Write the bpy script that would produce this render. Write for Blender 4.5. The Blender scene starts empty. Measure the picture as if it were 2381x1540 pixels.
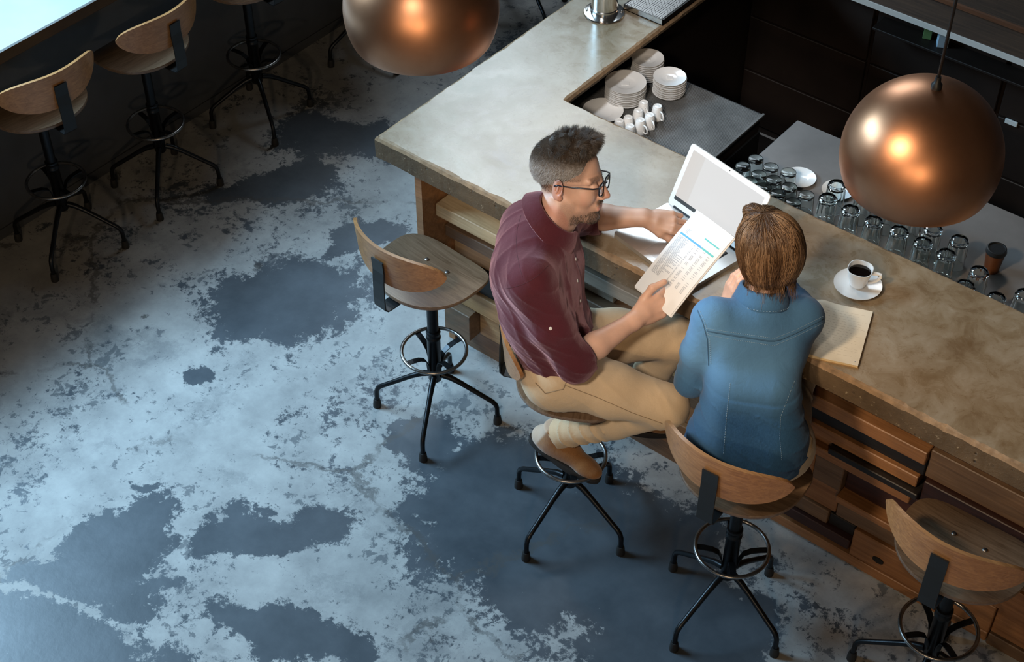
import bpy, math, random
import numpy as np
from mathutils import Vector, Matrix, Euler
from mathutils.bvhtree import BVHTree

random.seed(7)
rng = np.random.default_rng(7)
sc = bpy.context.scene
COL = sc.collection

# ---------------------------------------------------------------- camera
FPX, CX, CY = 3650.0, 1190.5, 770.0
PITCH, AZ = math.radians(44.0), math.radians(38.7)
CAM = np.array([3.327, -3.336, 4.6])
_fw = np.array([-math.sin(AZ), math.cos(AZ), 0.0]); _R = np.array([math.cos(AZ), math.sin(AZ), 0.0])
_F = _fw * math.cos(PITCH) - np.array([0, 0, math.sin(PITCH)])
_D = -_fw * math.sin(PITCH) - np.array([0, 0, math.cos(PITCH)])
cam = bpy.data.cameras.new('camera')
cam.sensor_fit = 'HORIZONTAL'; cam.sensor_width = 36.0; cam.lens = FPX / 2381.0 * 36.0
cam.clip_start = 0.05; cam.clip_end = 60
co = bpy.data.objects.new('camera', cam); COL.objects.link(co)
co.location = CAM; co.rotation_euler = (math.pi / 2 - PITCH, 0, AZ)
sc.camera = co

def ray(x, y): return _F + _R * (x - CX) / FPX + _D * (y - CY) / FPX
def at(x, y, z):
    """real place of a photographed point that lies at height z"""
    r = ray(x, y); return CAM + r * ((z - CAM[2]) / r[2])

# ---------------------------------------------------------------- world, lights, exposure
sc.view_settings.view_transform = 'Standard'; sc.view_settings.look = 'None'
sc.view_settings.gamma = 1.0; sc.view_settings.use_curve_mapping = False
sc.view_settings.exposure = 0.0
w = bpy.data.worlds.new('world'); sc.world = w; w.use_nodes = True
w.node_tree.nodes['Background'].inputs[0].default_value = (1.0, 0.90, 0.78, 1)
w.node_tree.nodes['Background'].inputs[1].default_value = 0.026

sc.cycles.max_bounces = 12; sc.cycles.diffuse_bounces = 3; sc.cycles.glossy_bounces = 4; sc.cycles.transmission_bounces = 12; sc.cycles.caustics_reflective = False
def area(name, loc, target, sx, sy, power, col, spread=180):
    l = bpy.data.lights.new(name, 'AREA'); l.shape = 'RECTANGLE'; l.size = sx; l.size_y = sy
    l.energy = power; l.color = col; l.spread = math.radians(spread)
    o = bpy.data.objects.new(name, l); COL.objects.link(o); o.location = loc
    d = Vector(target) - Vector(loc); o.rotation_euler = d.to_track_quat('-Z', 'Y').to_euler()
    return o
# daylight falling steeply through the tall windows above the window counter
area('window_daylight', (-3.3, -1.75, 3.75), (-0.10, -0.80, 0.0), 2.6, 1.2, 215, (0.46, 0.75, 1.0), 115)
area('window_daylight_far', (-1.9, 4.05, 4.5), (0.4, 0.3, 1.1), 2.4, 2.4, 95, (0.78, 0.90, 1.0), 140)
def spot(name, loc, target, angle, power, col, r=0.22, blend=0.7):
    l = bpy.data.lights.new(name, 'SPOT'); l.energy = power; l.color = col; l.spot_size = math.radians(angle); l.spot_blend = blend; l.shadow_soft_size = r
    o = bpy.data.objects.new(name, l); COL.objects.link(o); o.location = loc
    o.rotation_euler = (Vector(target) - Vector(loc)).to_track_quat('-Z', 'Y').to_euler()
# unseen fill spots added to brighten the people, bar and plates
spot('fill_spot', (2.3, -3.3, 4.35), (1.15, -0.05, 1.30), 22, 520, (1.0, 0.85, 0.70))
spot('fill_spot', (1.2, -3.3, 4.40), (2.10, 0.40, 1.10), 23, 560, (1.0, 0.75, 0.50))
spot('fill_spot', (-2.3, 1.5, 4.7), (1.25, 0.05, 1.25), 24, 230, (1.0, 0.93, 0.86), 0.35)
spot('fill_spot', (0.9, -1.9, 4.75), (0.52, 1.05, 0.95), 14, 420, (0.95, 0.97, 1.0), 0.20)
def lamp(name, loc, power, r, col):
    l = bpy.data.lights.new(name, 'POINT'); l.energy = power; l.color = col; l.shadow_soft_size = r
    o = bpy.data.objects.new(name, l); COL.objects.link(o); o.location = loc
lamp('room_lamp', (4.6, -5.2, 3.0), 180, 0.14, (1.0, 0.70, 0.42))
lamp('room_lamp', (3.0, -5.6, 3.1), 85, 0.10, (1.0, 0.72, 0.46))

# ---------------------------------------------------------------- helpers
def tag(o, label=None, cat=None, group=None, kind=None):
    if label: o['label'] = label
    if cat: o['category'] = cat
    if group: o['group'] = group
    if kind: o['kind'] = kind
    return o
def empty(name, loc=(0, 0, 0), rz=0.0):
    o = bpy.data.objects.new(name, None); COL.objects.link(o); o.location = loc; o.rotation_euler = (0, 0, rz)
    o.empty_display_size = 0.05
    return o
def copy_tree(o, parent=None):
    c = o.copy(); COL.objects.link(c); c.parent = parent
    for ch in list(o.children): copy_tree(ch, c)
    return c

class MB:
    def __init__(s): s.v = []; s.f = []; s.m = []; s.mi = 0
    def add(s, vs, fs):
        b = len(s.v); s.v.extend([tuple(map(float, p)) for p in vs]); s.f.extend([tuple(b + i for i in q) for q in fs]); s.m.extend([s.mi] * len(fs)); return s
    def box(s, x0, x1, y0, y1, z0, z1, c=0.0, M=None):
        if c <= 0:
            vs = [(x, y, z) for z in (z0, z1) for y in (y0, y1) for x in (x0, x1)]
            fs = [(0, 2, 3, 1), (4, 5, 7, 6), (0, 1, 5, 4), (2, 6, 7, 3), (0, 4, 6, 2), (1, 3, 7, 5)]
        else:
            vs = []; idx = {}
            X = (x0, x1); Y = (y0, y1); Z = (z0, z1)
            for i in (0, 1):
                for j in (0, 1):
                    for k in (0, 1):
                        sx, sy, sz = 1 - 2 * i, 1 - 2 * j, 1 - 2 * k
                        for a, (dx, dy, dz) in enumerate(((0, c, c), (c, 0, c), (c, c, 0))):
                            idx[i, j, k, a] = len(vs); vs.append((X[i] + sx * dx, Y[j] + sy * dy, Z[k] + sz * dz))
            fs = []
            for i in (0, 1): fs.append([idx[i, j, k, 0] for j, k in ((0, 0), (1, 0), (1, 1), (0, 1))])
            for j in (0, 1): fs.append([idx[i, j, k, 1] for i, k in ((0, 0), (1, 0), (1, 1), (0, 1))])
            for k in (0, 1): fs.append([idx[i, j, k, 2] for i, j in ((0, 0), (1, 0), (1, 1), (0, 1))])
            for i in (0, 1):
                for j in (0, 1): fs.append([idx[i, j, 0, 0], idx[i, j, 1, 0], idx[i, j, 1, 1], idx[i, j, 0, 1]])
            for i in (0, 1):
                for k in (0, 1): fs.append([idx[i, 0, k, 0], idx[i, 1, k, 0], idx[i, 1, k, 2], idx[i, 0, k, 2]])
            for j in (0, 1):
                for k in (0, 1): fs.append([idx[0, j, k, 1], idx[1, j, k, 1], idx[1, j, k, 2], idx[0, j, k, 2]])
            for i in (0, 1):
                for j in (0, 1):
                    for k in (0, 1): fs.append([idx[i, j, k, a] for a in range(3)])
        if M is not None: vs = [tuple(M @ Vector(p)) for p in vs]
        return s.add(vs, fs)
    def tube(s, pts, r, n=10, closed=False, cap=True, flat=None, up=None):
        """sweep; r number or list; flat=(w,t) sweeps a rectangle"""
        P = [Vector(p) for p in pts]; N = len(P); rr = r if isinstance(r, (list, tuple, np.ndarray)) else [r] * N
        ring = []; prev = None
        for i in range(N):
            if closed: t = P[(i + 1) % N] - P[i - 1]
            else: t = P[min(i + 1, N - 1)] - P[max(i - 1, 0)]
            t = t.normalized() if t.length > 1e-9 else Vector((0, 0, 1))
            if up is not None: a = Vector(up)
            elif prev is None: a = Vector((0, 0, 1)) if abs(t.z) < 0.9 else Vector((1, 0, 0))
            else: a = prev
            u = (a - t * a.dot(t)); u = u.normalized() if u.length > 1e-6 else t.orthogonal().normalized()
            prev = u; v = t.cross(u)
            if flat: offs = [(flat[1] / 2, flat[0] / 2), (flat[1] / 2, -flat[0] / 2), (-flat[1] / 2, -flat[0] / 2), (-flat[1] / 2, flat[0] / 2)]
            else: offs = [(math.cos(2 * math.pi * k / n) * rr[i], math.sin(2 * math.pi * k / n) * rr[i]) for k in range(n)]
            ring.append([P[i] + u * a_ + v * b_ for a_, b_ in offs])
        m = len(ring[0]); vs = [p for q in ring for p in q]; fs = []
        for i in range(N if closed else N - 1):
            j = (i + 1) % N
            for k in range(m):
                l = (k + 1) % m; fs.append((i * m + k, i * m + l, j * m + l, j * m + k))
        if cap and not closed: fs += [tuple(range(m))[::-1], tuple((N - 1) * m + k for k in range(m))]
        return s.add(vs, fs)
    def lathe(s, prof, n=32, o=(0, 0, 0)):
        vs = []; fs = []; m = len(prof)
        for k in range(n):
            a = 2 * math.pi * k / n
            for r, z in prof: vs.append((o[0] + r * math.cos(a), o[1] + r * math.sin(a), o[2] + z))
        for k in range(n):
            l = (k + 1) % n
            for i in range(m - 1):
                q = [k * m + i, l * m + i, l * m + i + 1, k * m + i + 1]
                if prof[i][0] < 1e-7: q = [k * m + i, l * m + i + 1, k * m + i + 1]
                elif prof[i + 1][0] < 1e-7: q = [k * m + i, l * m + i, k * m + i + 1]
                fs.append(tuple(q))
        return s.add(vs, fs)
    def prism(s, poly, h0, h1, axis='z'):
        n = len(poly); vs = []
        for h in (h0, h1):
            for a, b in poly:
                vs.append((a, b, h) if axis == 'z' else ((h, a, b) if axis == 'x' else (a, h, b)))
        fs = [tuple(range(n))[::-1], tuple(range(n, 2 * n))] + [(i, (i + 1) % n, n + (i + 1) % n, n + i) for i in range(n)]
        return s.add(vs, fs)
    def grid(s, G, close_u=False):
        G = np.asarray(G); a, b = G.shape[:2]; vs = G.reshape(-1, 3); fs = []
        for i in range(a if close_u else a - 1):
            ii = (i + 1) % a
            for j in range(b - 1): fs.append((i * b + j, ii * b + j, ii * b + j + 1, i * b + j + 1))
        return s.add(vs, fs)
    def build(s, name, mat, parent=None, smooth=False, off=None, weld=True, sharp=None):
        me = bpy.data.meshes.new(name)
        v = np.array(s.v, dtype=float).reshape(-1, 3)
        if off is not None: v = v - np.array(off)
        me.from_pydata(v.tolist(), [], s.f)
        mats = mat if isinstance(mat, (list, tuple)) else [mat]
        for q in mats: me.materials.append(q)
        if len(mats) > 1: me.polygons.foreach_set('material_index', s.m)
        import bmesh
        bm = bmesh.new(); bm.from_mesh(me)
        if weld: bmesh.ops.remove_doubles(bm, verts=bm.verts, dist=1e-6)
        bmesh.ops.recalc_face_normals(bm, faces=bm.faces); bm.to_mesh(me); bm.free()
        if smooth:
            me.polygons.foreach_set('use_smooth', [True] * len(me.polygons))
            if sharp: me.set_sharp_from_angle(angle=math.radians(sharp))
        me.update()
        o = bpy.data.objects.new(name, me); COL.objects.link(o)
        if parent is not None: o.parent = parent
        return o

# ---------------------------------------------------------------- materials
MATS = {}
def new_mat(name):
    m = bpy.data.materials.new(name); m.use_nodes = True; nt = m.node_tree
    b = nt.nodes['Principled BSDF']; MATS[name] = m
    return m, nt, b
def N(nt, t, **kw):
    n = nt.nodes.new(t)
    for k, v in kw.items():
        if k.startswith('i_'):
            key = k[2:]; key = int(key) if key.isdigit() else key.replace('_', ' ')
            n.inputs[key].default_value = v
        else: setattr(n, k, v)
    return n
def L(nt, a, b): nt.links.new(a, b)
def ramp(nt, fac, stops, interp='LINEAR'):
    r = N(nt, 'ShaderNodeValToRGB'); r.color_ramp.interpolation = interp
    e = r.color_ramp.elements
    while len(e) < len(stops): e.new(0.5)
    for i, (p, c) in enumerate(stops):
        e[i].position = p; e[i].color = (*c, 1) if len(c) == 3 else c
    if fac is not None: L(nt, fac, r.inputs[0])
    return r.outputs[0]
def mixc(nt, fac, a, b, mode='MIX'):
    m = N(nt, 'ShaderNodeMix', data_type='RGBA', blend_type=mode)
    for sock, val in ((m.inputs[0], fac), (m.inputs[6], a), (m.inputs[7], b)):
        if isinstance(val, (int, float)): sock.default_value = val
        elif isinstance(val, tuple): sock.default_value = (*val, 1) if len(val) == 3 else val
        else: L(nt, val, sock)
    return m.outputs[2]
def math_(nt, op, a, b=None, clamp=False):
    m = N(nt, 'ShaderNodeMath', operation=op, use_clamp=clamp)
    for s_, v in ((m.inputs[0], a), (m.inputs[1], b)):
        if v is None: continue
        if isinstance(v, (int, float)): s_.default_value = v
        else: L(nt, v, s_)
    return m.outputs[0]
def coords(nt, which='Object', scale=(1, 1, 1), rot=(0, 0, 0)):
    t = N(nt, 'ShaderNodeTexCoord'); mp = N(nt, 'ShaderNodeMapping')
    mp.inputs['Scale'].default_value = scale; mp.inputs['Rotation'].default_value = rot
    L(nt, t.outputs[which], mp.inputs[0]); return mp.outputs[0]
def geo_pos(nt):
    return N(nt, 'ShaderNodeNewGeometry').outputs['Position']
def noise(nt, vec, scale, detail=6, rough=0.6, dist=0.0):
    n = N(nt, 'ShaderNodeTexNoise'); n.inputs['Scale'].default_value = scale; n.inputs['Detail'].default_value = detail
    n.inputs['Roughness'].default_value = rough; n.inputs['Distortion'].default_value = dist
    if vec is not None: L(nt, vec, n.inputs['Vector'])
    return n.outputs[0]
def bump(nt, b, h, strength=0.3, dist=0.01):
    n = N(nt, 'ShaderNodeBump'); n.inputs['Strength'].default_value = strength; n.inputs['Distance'].default_value = dist
    L(nt, h, n.inputs['Height']); L(nt, n.outputs[0], b.inputs['Normal'])
def plain(name, col, rough=0.5, metal=0.0, spec=0.5, coat=0.0, var=0.0, vscale=8, bumps=0.0):
    m, nt, b = new_mat(name)
    b.inputs['Base Color'].default_value = (*col, 1); b.inputs['Roughness'].default_value = rough
    b.inputs['Metallic'].default_value = metal; b.inputs['Specular IOR Level'].default_value = spec
    b.inputs['Coat Weight'].default_value = coat
    n = noise(nt, coords(nt), vscale, 5, 0.6)
    if var > 0:
        c = ramp(nt, n, [(0.3, tuple(x * (1 - var) for x in col)), (0.7, tuple(min(1, x * (1 + var)) for x in col))])
        L(nt, c, b.inputs['Base Color'])
    if bumps > 0: bump(nt, b, n, bumps, 0.004)
    return m
def wood(name, dark, light, scale=1.0, axis='x', rough=0.45, rnd=0.35, bumps=0.12, coat=0.0):
    """streaky grain along one axis, tone shifted per object"""
    m, nt, b = new_mat(name)
    st = {'x': (1.2, 22, 22), 'y': (22, 1.2, 22), 'z': (22, 22, 1.2)}[axis]
    st = tuple(q * scale for q in st)
    t = N(nt, 'ShaderNodeTexCoord'); oi = N(nt, 'ShaderNodeObjectInfo')
    ad = N(nt, 'ShaderNodeVectorMath', operation='ADD'); L(nt, t.outputs['Object'], ad.inputs[0])
    sc_ = N(nt, 'ShaderNodeVectorMath', operation='SCALE'); sc_.inputs[0].default_value = (7.3, 3.1, 5.7)
    L(nt, oi.outputs['Random'], sc_.inputs['Scale']); L(nt, sc_.outputs[0], ad.inputs[1])
    mp = N(nt, 'ShaderNodeMapping'); mp.inputs['Scale'].default_value = st; L(nt, ad.outputs[0], mp.inputs[0])
    g = noise(nt, mp.outputs[0], 2.2, 8, 0.62, 1.1)
    g2 = noise(nt, ad.outputs[0], 3.5, 3, 0.5, 0.3)
    f = math_(nt, 'ADD', math_(nt, 'MULTIPLY', g, 0.75), math_(nt, 'MULTIPLY', g2, 0.3))
    c = ramp(nt, f, [(0.33, dark), (0.68, light)])
    hsv = N(nt, 'ShaderNodeHueSaturation'); L(nt, c, hsv.inputs['Color'])
    vv = math_(nt, 'ADD', math_(nt, 'MULTIPLY', oi.outputs['Random'], rnd), 1.0 - rnd / 2)
    L(nt, vv, hsv.inputs['Value']); L(nt, hsv.outputs[0], b.inputs['Base Color'])
    b.inputs['Roughness'].default_value = rough; b.inputs['Coat Weight'].default_value = coat; b.inputs['Coat Roughness'].default_value = 0.25
    bump(nt, b, g, bumps, 0.004)
    return m

# worn concrete floor: pale skim over dark patches
def floor_mat():
    m, nt, b = new_mat('worn_concrete_floor')
    p = geo_pos(nt)
    warp = N(nt, 'ShaderNodeTexNoise'); warp.inputs['Scale'].default_value = 6.0; warp.inputs['Detail'].default_value = 7; warp.inputs['Roughness'].default_value = 0.72
    L(nt, p, warp.inputs['Vector'])
    sub = N(nt, 'ShaderNodeVectorMath', operation='SUBTRACT'); L(nt, warp.outputs['Color'], sub.inputs[0]); sub.inputs[1].default_value = (0.5, 0.5, 0.5)
    scl = N(nt, 'ShaderNodeVectorMath', operation='SCALE'); L(nt, sub.outputs[0], scl.inputs[0]); scl.inputs['Scale'].default_value = 0.22
    wp = N(nt, 'ShaderNodeVectorMath', operation='ADD'); L(nt, p, wp.inputs[0]); L(nt, scl.outputs[0], wp.inputs[1]); wp = wp.outputs[0]
    wb = N(nt, 'ShaderNodeTexNoise'); wb.inputs['Scale'].default_value = 1.9; wb.inputs['Detail'].default_value = 3; L(nt, p, wb.inputs['Vector'])
    sb_ = N(nt, 'ShaderNodeVectorMath', operation='SUBTRACT'); L(nt, wb.outputs['Color'], sb_.inputs[0]); sb_.inputs[1].default_value = (0.5, 0.5, 0.5)
    sq_ = N(nt, 'ShaderNodeVectorMath', operation='SCALE'); L(nt, sb_.outputs[0], sq_.inputs[0]); sq_.inputs['Scale'].default_value = 0.55
    wq = N(nt, 'ShaderNodeVectorMath', operation='ADD'); L(nt, wp, wq.inputs[0]); L(nt, sq_.outputs[0], wq.inputs[1]); wq = wq.outputs[0]
    blob = None
    def ell(px, py, rx, ry, rot, amp=1.0):
        nonlocal blob
        c = at(px, py, 0)
        mp = N(nt, 'ShaderNodeMapping', vector_type='TEXTURE'); L(nt, wq, mp.inputs[0])
        mp.inputs['Location'].default_value = (c[0], c[1], 0); mp.inputs['Rotation'].default_value = (0, 0, math.radians(rot)); mp.inputs['Scale'].default_value = (rx, ry, 50)
        ln = N(nt, 'ShaderNodeVectorMath', operation='LENGTH'); L(nt, mp.outputs[0], ln.inputs[0])
        v = math_(nt, 'MULTIPLY', math_(nt, 'SUBTRACT', 1.35, ln.outputs[1], clamp=True), amp)
        blob = v if blob is None else math_(nt, 'MAXIMUM', blob, v)
    # where the skim coat has worn away in one piece
    for a in [(640, 690, .36, .24, 40), (560, 690, .2, .2, 20), (480, 850, .07, .05, 39), (640, 1235, .26, .11, 50), (275, 1240, .16, .26, 20), (215, 1340, .26, .10, 30),
              (300, 1410, .09, .06, 39), (120, 1500, .42, .14, 20), (1180, 1180, .34, .30, 0), (1010, 1030, .16, .10, 30), (1330, 1330, .5, .22, 25), (1590, 1460, .3, .2, 39),
              (800, 330, .34, .16, 39), (700, 1480, .3, .1, 35), (650, 430, .25, .12, 50), (1480, 1250, .35, .3, 0), (860, 560, .14, .09, 60), (310, 1105, .12, .035, 40)]:
        ell(*a)
    n1 = noise(nt, wp, 1.7, 6, 0.66, 0.4)
    n2 = noise(nt, p, 10.0, 7, 0.78, 0.3)
    n3 = noise(nt, p, 34.0, 5, 0.75)
    f = math_(nt, 'ADD', math_(nt, 'MULTIPLY', n1, 0.36), math_(nt, 'MULTIPLY', n2, 0.44))
    f = math_(nt, 'ADD', f, math_(nt, 'MULTIPLY', n3, 0.30))
    f = math_(nt, 'ADD', f, math_(nt, 'MULTIPLY', blob, 0.25))
    mask = ramp(nt, f, [(0.588, (0, 0, 0)), (0.622, (1, 1, 1))])
    tone = noise(nt, p, 4.6, 6, 0.68)
    light = ramp(nt, tone, [(0.3, (0.245, 0.25, 0.25)), (0.7, (0.415, 0.42, 0.41))])
    tone2 = noise(nt, p, 4.2, 7, 0.65)
    dark = ramp(nt, tone2, [(0.3, (0.048, 0.060, 0.073)), (0.7, (0.092, 0.108, 0.126))])
    c = mixc(nt, mask, light, dark)
    # scattered crumbs and half-worn patches
    m2 = math_(nt, 'ADD', math_(nt, 'MULTIPLY', noise(nt, p, 19.0, 6, 0.72, 0.4), 0.58), math_(nt, 'MULTIPLY', noise(nt, p, 3.1, 4, 0.6), 0.42))
    crumbs = ramp(nt, m2, [(0.562, (0, 0, 0)), (0.585, (1, 1, 1))])
    c = mixc(nt, math_(nt, 'MULTIPLY', crumbs, 0.72), c, dark)
    half = ramp(nt, noise(nt, wp, 3.6, 6, 0.7, 0.5), [(0.55, (0, 0, 0)), (0.66, (1, 1, 1))])
    c = mixc(nt, math_(nt, 'MULTIPLY', half, 0.38), c, dark)
    chips = ramp(nt, noise(nt, p, 30.0, 4, 0.75), [(0.70, (0, 0, 0)), (0.73, (1, 1, 1))])
    c = mixc(nt, math_(nt, 'MULTIPLY', chips, 0.6), c, light)
    # small pits and oil spots
    sp = N(nt, 'ShaderNodeTexVoronoi', feature='F1'); sp.inputs['Scale'].default_value = 2.3; L(nt, wp, sp.inputs['Vector'])
    spot = ramp(nt, sp.outputs['Distance'], [(0.035, (1, 1, 1)), (0.055, (0, 0, 0))])
    c = mixc(nt, math_(nt, 'MULTIPLY', spot, 0.75), c, (0.05, 0.05, 0.05))
    # hairline cracks
    cr = N(nt, 'ShaderNodeTexVoronoi', feature='DISTANCE_TO_EDGE'); cr.inputs['Scale'].default_value = 0.55; L(nt, wp, cr.inputs['Vector'])
    crk = ramp(nt, cr.outputs['Distance'], [(0.003, (1, 1, 1)), (0.008, (0, 0, 0))])
    c = mixc(nt, math_(nt, 'MULTIPLY', crk, math_(nt, 'MULTIPLY', ramp(nt, n1, [(0.44, (0, 0, 0)), (0.52, (1, 1, 1))]), 0.75)), c, (0.08, 0.08, 0.08))
    L(nt, c, b.inputs['Base Color'])
    r = ramp(nt, mask, [(0, (0.62,) * 3), (1, (0.36,) * 3)]); L(nt, r, b.inputs['Roughness'])
    b.inputs['Specular IOR Level'].default_value = 0.4
    bump(nt, b, noise(nt, p, 34.0, 3, 0.6), 0.06, 0.006)
    return m

def concrete_top():
    m, nt, b = new_mat('stained_concrete_top')
    p = geo_pos(nt)
    n1 = noise(nt, p, 2.4, 8, 0.65, 0.5); n2 = noise(nt, p, 11.0, 8, 0.7, 0.6); n3 = noise(nt, p, 70, 3, 0.6)
    f = math_(nt, 'ADD', math_(nt, 'MULTIPLY', n1, 0.55), math_(nt, 'MULTIPLY', n2, 0.45))
    c = ramp(nt, f, [(0.34, (0.15, 0.092, 0.045)), (0.45, (0.24, 0.175, 0.105)), (0.56, (0.325, 0.262, 0.185)), (0.70, (0.44, 0.395, 0.32))])
    st = ramp(nt, noise(nt, p, 26, 6, 0.75, 1.0), [(0.57, (0, 0, 0)), (0.68, (1, 1, 1))])
    c = mixc(nt, math_(nt, 'MULTIPLY', st, 0.6), c, (0.16, 0.095, 0.04))
    L(nt, c, b.inputs['Base Color'])
    L(nt, ramp(nt, n2, [(0.3, (0.20,) * 3), (0.7, (0.38,) * 3)]), b.inputs['Roughness'])
    b.inputs['Specular IOR Level'].default_value = 0.5; b.inputs['Coat Weight'].default_value = 0.32; b.inputs['Coat Roughness'].default_value = 0.2
    bump(nt, b, n3, 0.05, 0.004)
    return m
def concrete_edge():
    m, nt, b = new_mat('rough_concrete_edge')
    p = geo_pos(nt)
    n1 = noise(nt, p, 5, 8, 0.7, 0.4); n2 = noise(nt, p, 45, 6, 0.75)
    c = ramp(nt, n1, [(0.3, (0.060, 0.038, 0.019)), (0.7, (0.145, 0.096, 0.052))])
    v = N(nt, 'ShaderNodeTexVoronoi'); v.inputs['Scale'].default_value = 34; L(nt, p, v.inputs['Vector'])
    pit = ramp(nt, v.outputs['Distance'], [(0.10, (1, 1, 1)), (0.2, (0, 0, 0))])
    sel = ramp(nt, n1, [(0.52, (0, 0, 0)), (0.6, (1, 1, 1))])
    pit = math_(nt, 'MULTIPLY', pit, sel)
    c = mixc(nt, pit, c, (0.03, 0.02, 0.012))
    fl = ramp(nt, n2, [(0.60, (0, 0, 0)), (0.66, (1, 1, 1))])
    c = mixc(nt, math_(nt, 'MULTIPLY', fl, 0.7), c, (0.42, 0.34, 0.23))
    L(nt, c, b.inputs['Base Color']); b.inputs['Roughness'].default_value = 0.7
    bump(nt, b, math_(nt, 'SUBTRACT', n2, pit), 0.6, 0.006)
    return m

M_FLOOR = floor_mat(); M_TOP = concrete_top(); M_EDGE = concrete_edge()
M_ARRIS = plain('worn_brown_arris', (0.27, 0.175, 0.098), 0.65, 0, 0.4, 0, 0.35, 30, 0.3)
M_WTOP = plain('window_counter_glare', (0.50, 0.56, 0.58), 0.25, 0, 0.6, 0.3, 0.08, 3)  # window glare on the counter top painted in as a paler, bluer colour
M_OAK = wood('oak_plywood', (0.22, 0.092, 0.030), (0.45, 0.225, 0.085), 1.6, 'x', 0.38, 0.12, 0.06, 0.25)
M_SEAT = wood('worn_oak_seat', (0.090, 0.052, 0.028), (0.235, 0.155, 0.098), 1.6, 'x', 0.35, 0.12, 0.08, 0.25)
M_STEEL = plain('blackened_steel', (0.022, 0.024, 0.027), 0.36, 0.85, 0.5, 0, 0.3, 14)
M_RINGM = plain('worn_steel_ring', (0.30, 0.29, 0.28), 0.28, 1.0, 0.5, 0, 0.3, 20)
M_BLACK = plain('black_powder_coat', (0.012, 0.013, 0.014), 0.42, 0.2)
M_RUBBER = plain('black_rubber', (0.012, 0.012, 0.012), 0.7)
M_WALL = plain('charcoal_painted_wall', (0.062, 0.068, 0.078), 0.6, 0, 0.4, 0, 0.2, 3)
M_CABD = plain('dark_cabinet_front', (0.014, 0.009, 0.007), 0.5, 0, 0.4, 0, 0.3, 4)
M_SHADEF = plain('aisle_shade', (0.012, 0.010, 0.009), 0.7, 0, 0.3, 0, 0.3, 3)
M_CHROME = plain('polished_steel', (0.72, 0.71, 0.69), 0.16, 1.0)
M_BRUSH = plain('brushed_steel', (0.42, 0.41, 0.40), 0.38, 1.0, 0.5, 0, 0.15, 30)
M_WHITE = plain('white_porcelain', (0.86, 0.85, 0.83), 0.16, 0, 0.5, 0.4)
# ---------------------------------------------------------------- the room
def struct(name, mb, mat, parent=None):
    o = mb.build(name, mat, parent)
    if parent is None: tag(o, kind='structure')
    return o
struct('floor', MB().box(-2.6, 7.5, -7.5, 4.2, -0.12, 0.0), M_FLOOR)
struct('wall_left', MB().box(-1.95, -1.815, -7.5, 4.2, 0.0, 1.02), M_WALL)
struct('baseboard_left', MB().box(-1.815, -1.808, -7.5, 4.2, 0.0, 0.05), M_WALL)
struct('wall_back', MB().box(-2.6, 7.5, 4.2, 4.35, 0.0, 5.2), M_WALL)
P_EDGE = plain('dark_brown_edge', (.045, .028, .018), .6, 0, .3, 0, .3, 6)
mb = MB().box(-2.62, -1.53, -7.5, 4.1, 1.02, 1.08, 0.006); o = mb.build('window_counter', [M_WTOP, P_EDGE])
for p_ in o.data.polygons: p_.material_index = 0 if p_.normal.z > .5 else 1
tag(o, 'long concrete window counter along the left wall, glare painted into its top', 'counter')

# ---------------------------------------------------------------- bar: concrete worktop in an L
def slab():
    # thin slab with a deep rough apron along the two outer sides
    def smo(a, k):
        return np.convolve(np.r_[a[:k][::-1], a, a[-k:]], np.ones(k) / k, 'same')[k:-k]
    mb = MB(); mb.m = []
    def side(chain, zb, drop):
        pts = []
        for a, b in zip(chain[:-1], chain[1:]):
            a = np.array(a, float); b = np.array(b, float); n = max(2, int(np.linalg.norm(b - a) / .016)); pts += [a + (b - a) * k / n for k in range(n)]
        pts.append(np.array(chain[-1], float)); pts = np.array(pts); n = len(pts)
        t = np.gradient(pts, axis=0); nr = np.stack([t[:, 1], -t[:, 0]], 1); nr /= np.linalg.norm(nr, axis=1)[:, None]
        j1 = smo(smo(rng.normal(0, .0030, n), 7), 5) + rng.normal(0, .0004, n); j2 = smo(rng.normal(0, .0035, n), 3) + rng.normal(0, .0008, n); fade_ = np.minimum(1, np.minimum(np.arange(n), np.arange(n)[::-1]) / 6.0); j1 *= fade_; j2 *= fade_
        rows = [(-.014 + j2, np.full(n, 1.08)), (-.006 + j1 * .5, 1.076 + j2 * .3), (j1 * .7, 1.064 + j2 * .7), (j1, np.full(n, (1.064 + zb) / 2)), (j1 * .8, np.full(n, zb + .006)), (-.006 + j1, np.full(n, zb))]
        if drop: rows += [(np.full(n, -.07), np.full(n, zb)), (np.full(n, -.07), np.full(n, 1.046))]
        V_ = [(pts[i] + nr[i] * o_[i]).tolist() + [float(z_[i])] for o_, z_ in rows for i in range(n)]
        F_ = [(r * n + i, r * n + i + 1, (r + 1) * n + i + 1, (r + 1) * n + i) for r in range(len(rows) - 1) for i in range(n - 1)]
        b0 = len(mb.v); mb.mi = 1; m0 = len(mb.m); mb.add(V_, F_)
        for q in range(2 * (n - 1)): mb.m[m0 + q] = 2
        return list(range(b0, b0 + n))
    a = side([(0, 3.9), (0, 0), (3.6, 0)], .98, True); b = side([(3.6, .63), (.417, .63), (.417, 3.9)], 1.046, False)
    mb.f.append(tuple(a + b)); mb.m.append(0)
    mb.mi = 1; mb.add([(.03, .03, 1.046), (3.6, .03, 1.046), (3.6, .61, 1.046), (.40, .61, 1.046), (.40, 3.9, 1.046), (.03, 3.9, 1.046)], [(0, 1, 2, 3, 4, 5)])
    return mb.build('bar_worktop', [M_TOP, M_EDGE, M_ARRIS])
tag(slab(), 'thick L-shaped stained concrete bar top with a rough pitted brown edge', 'bar top')

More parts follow.
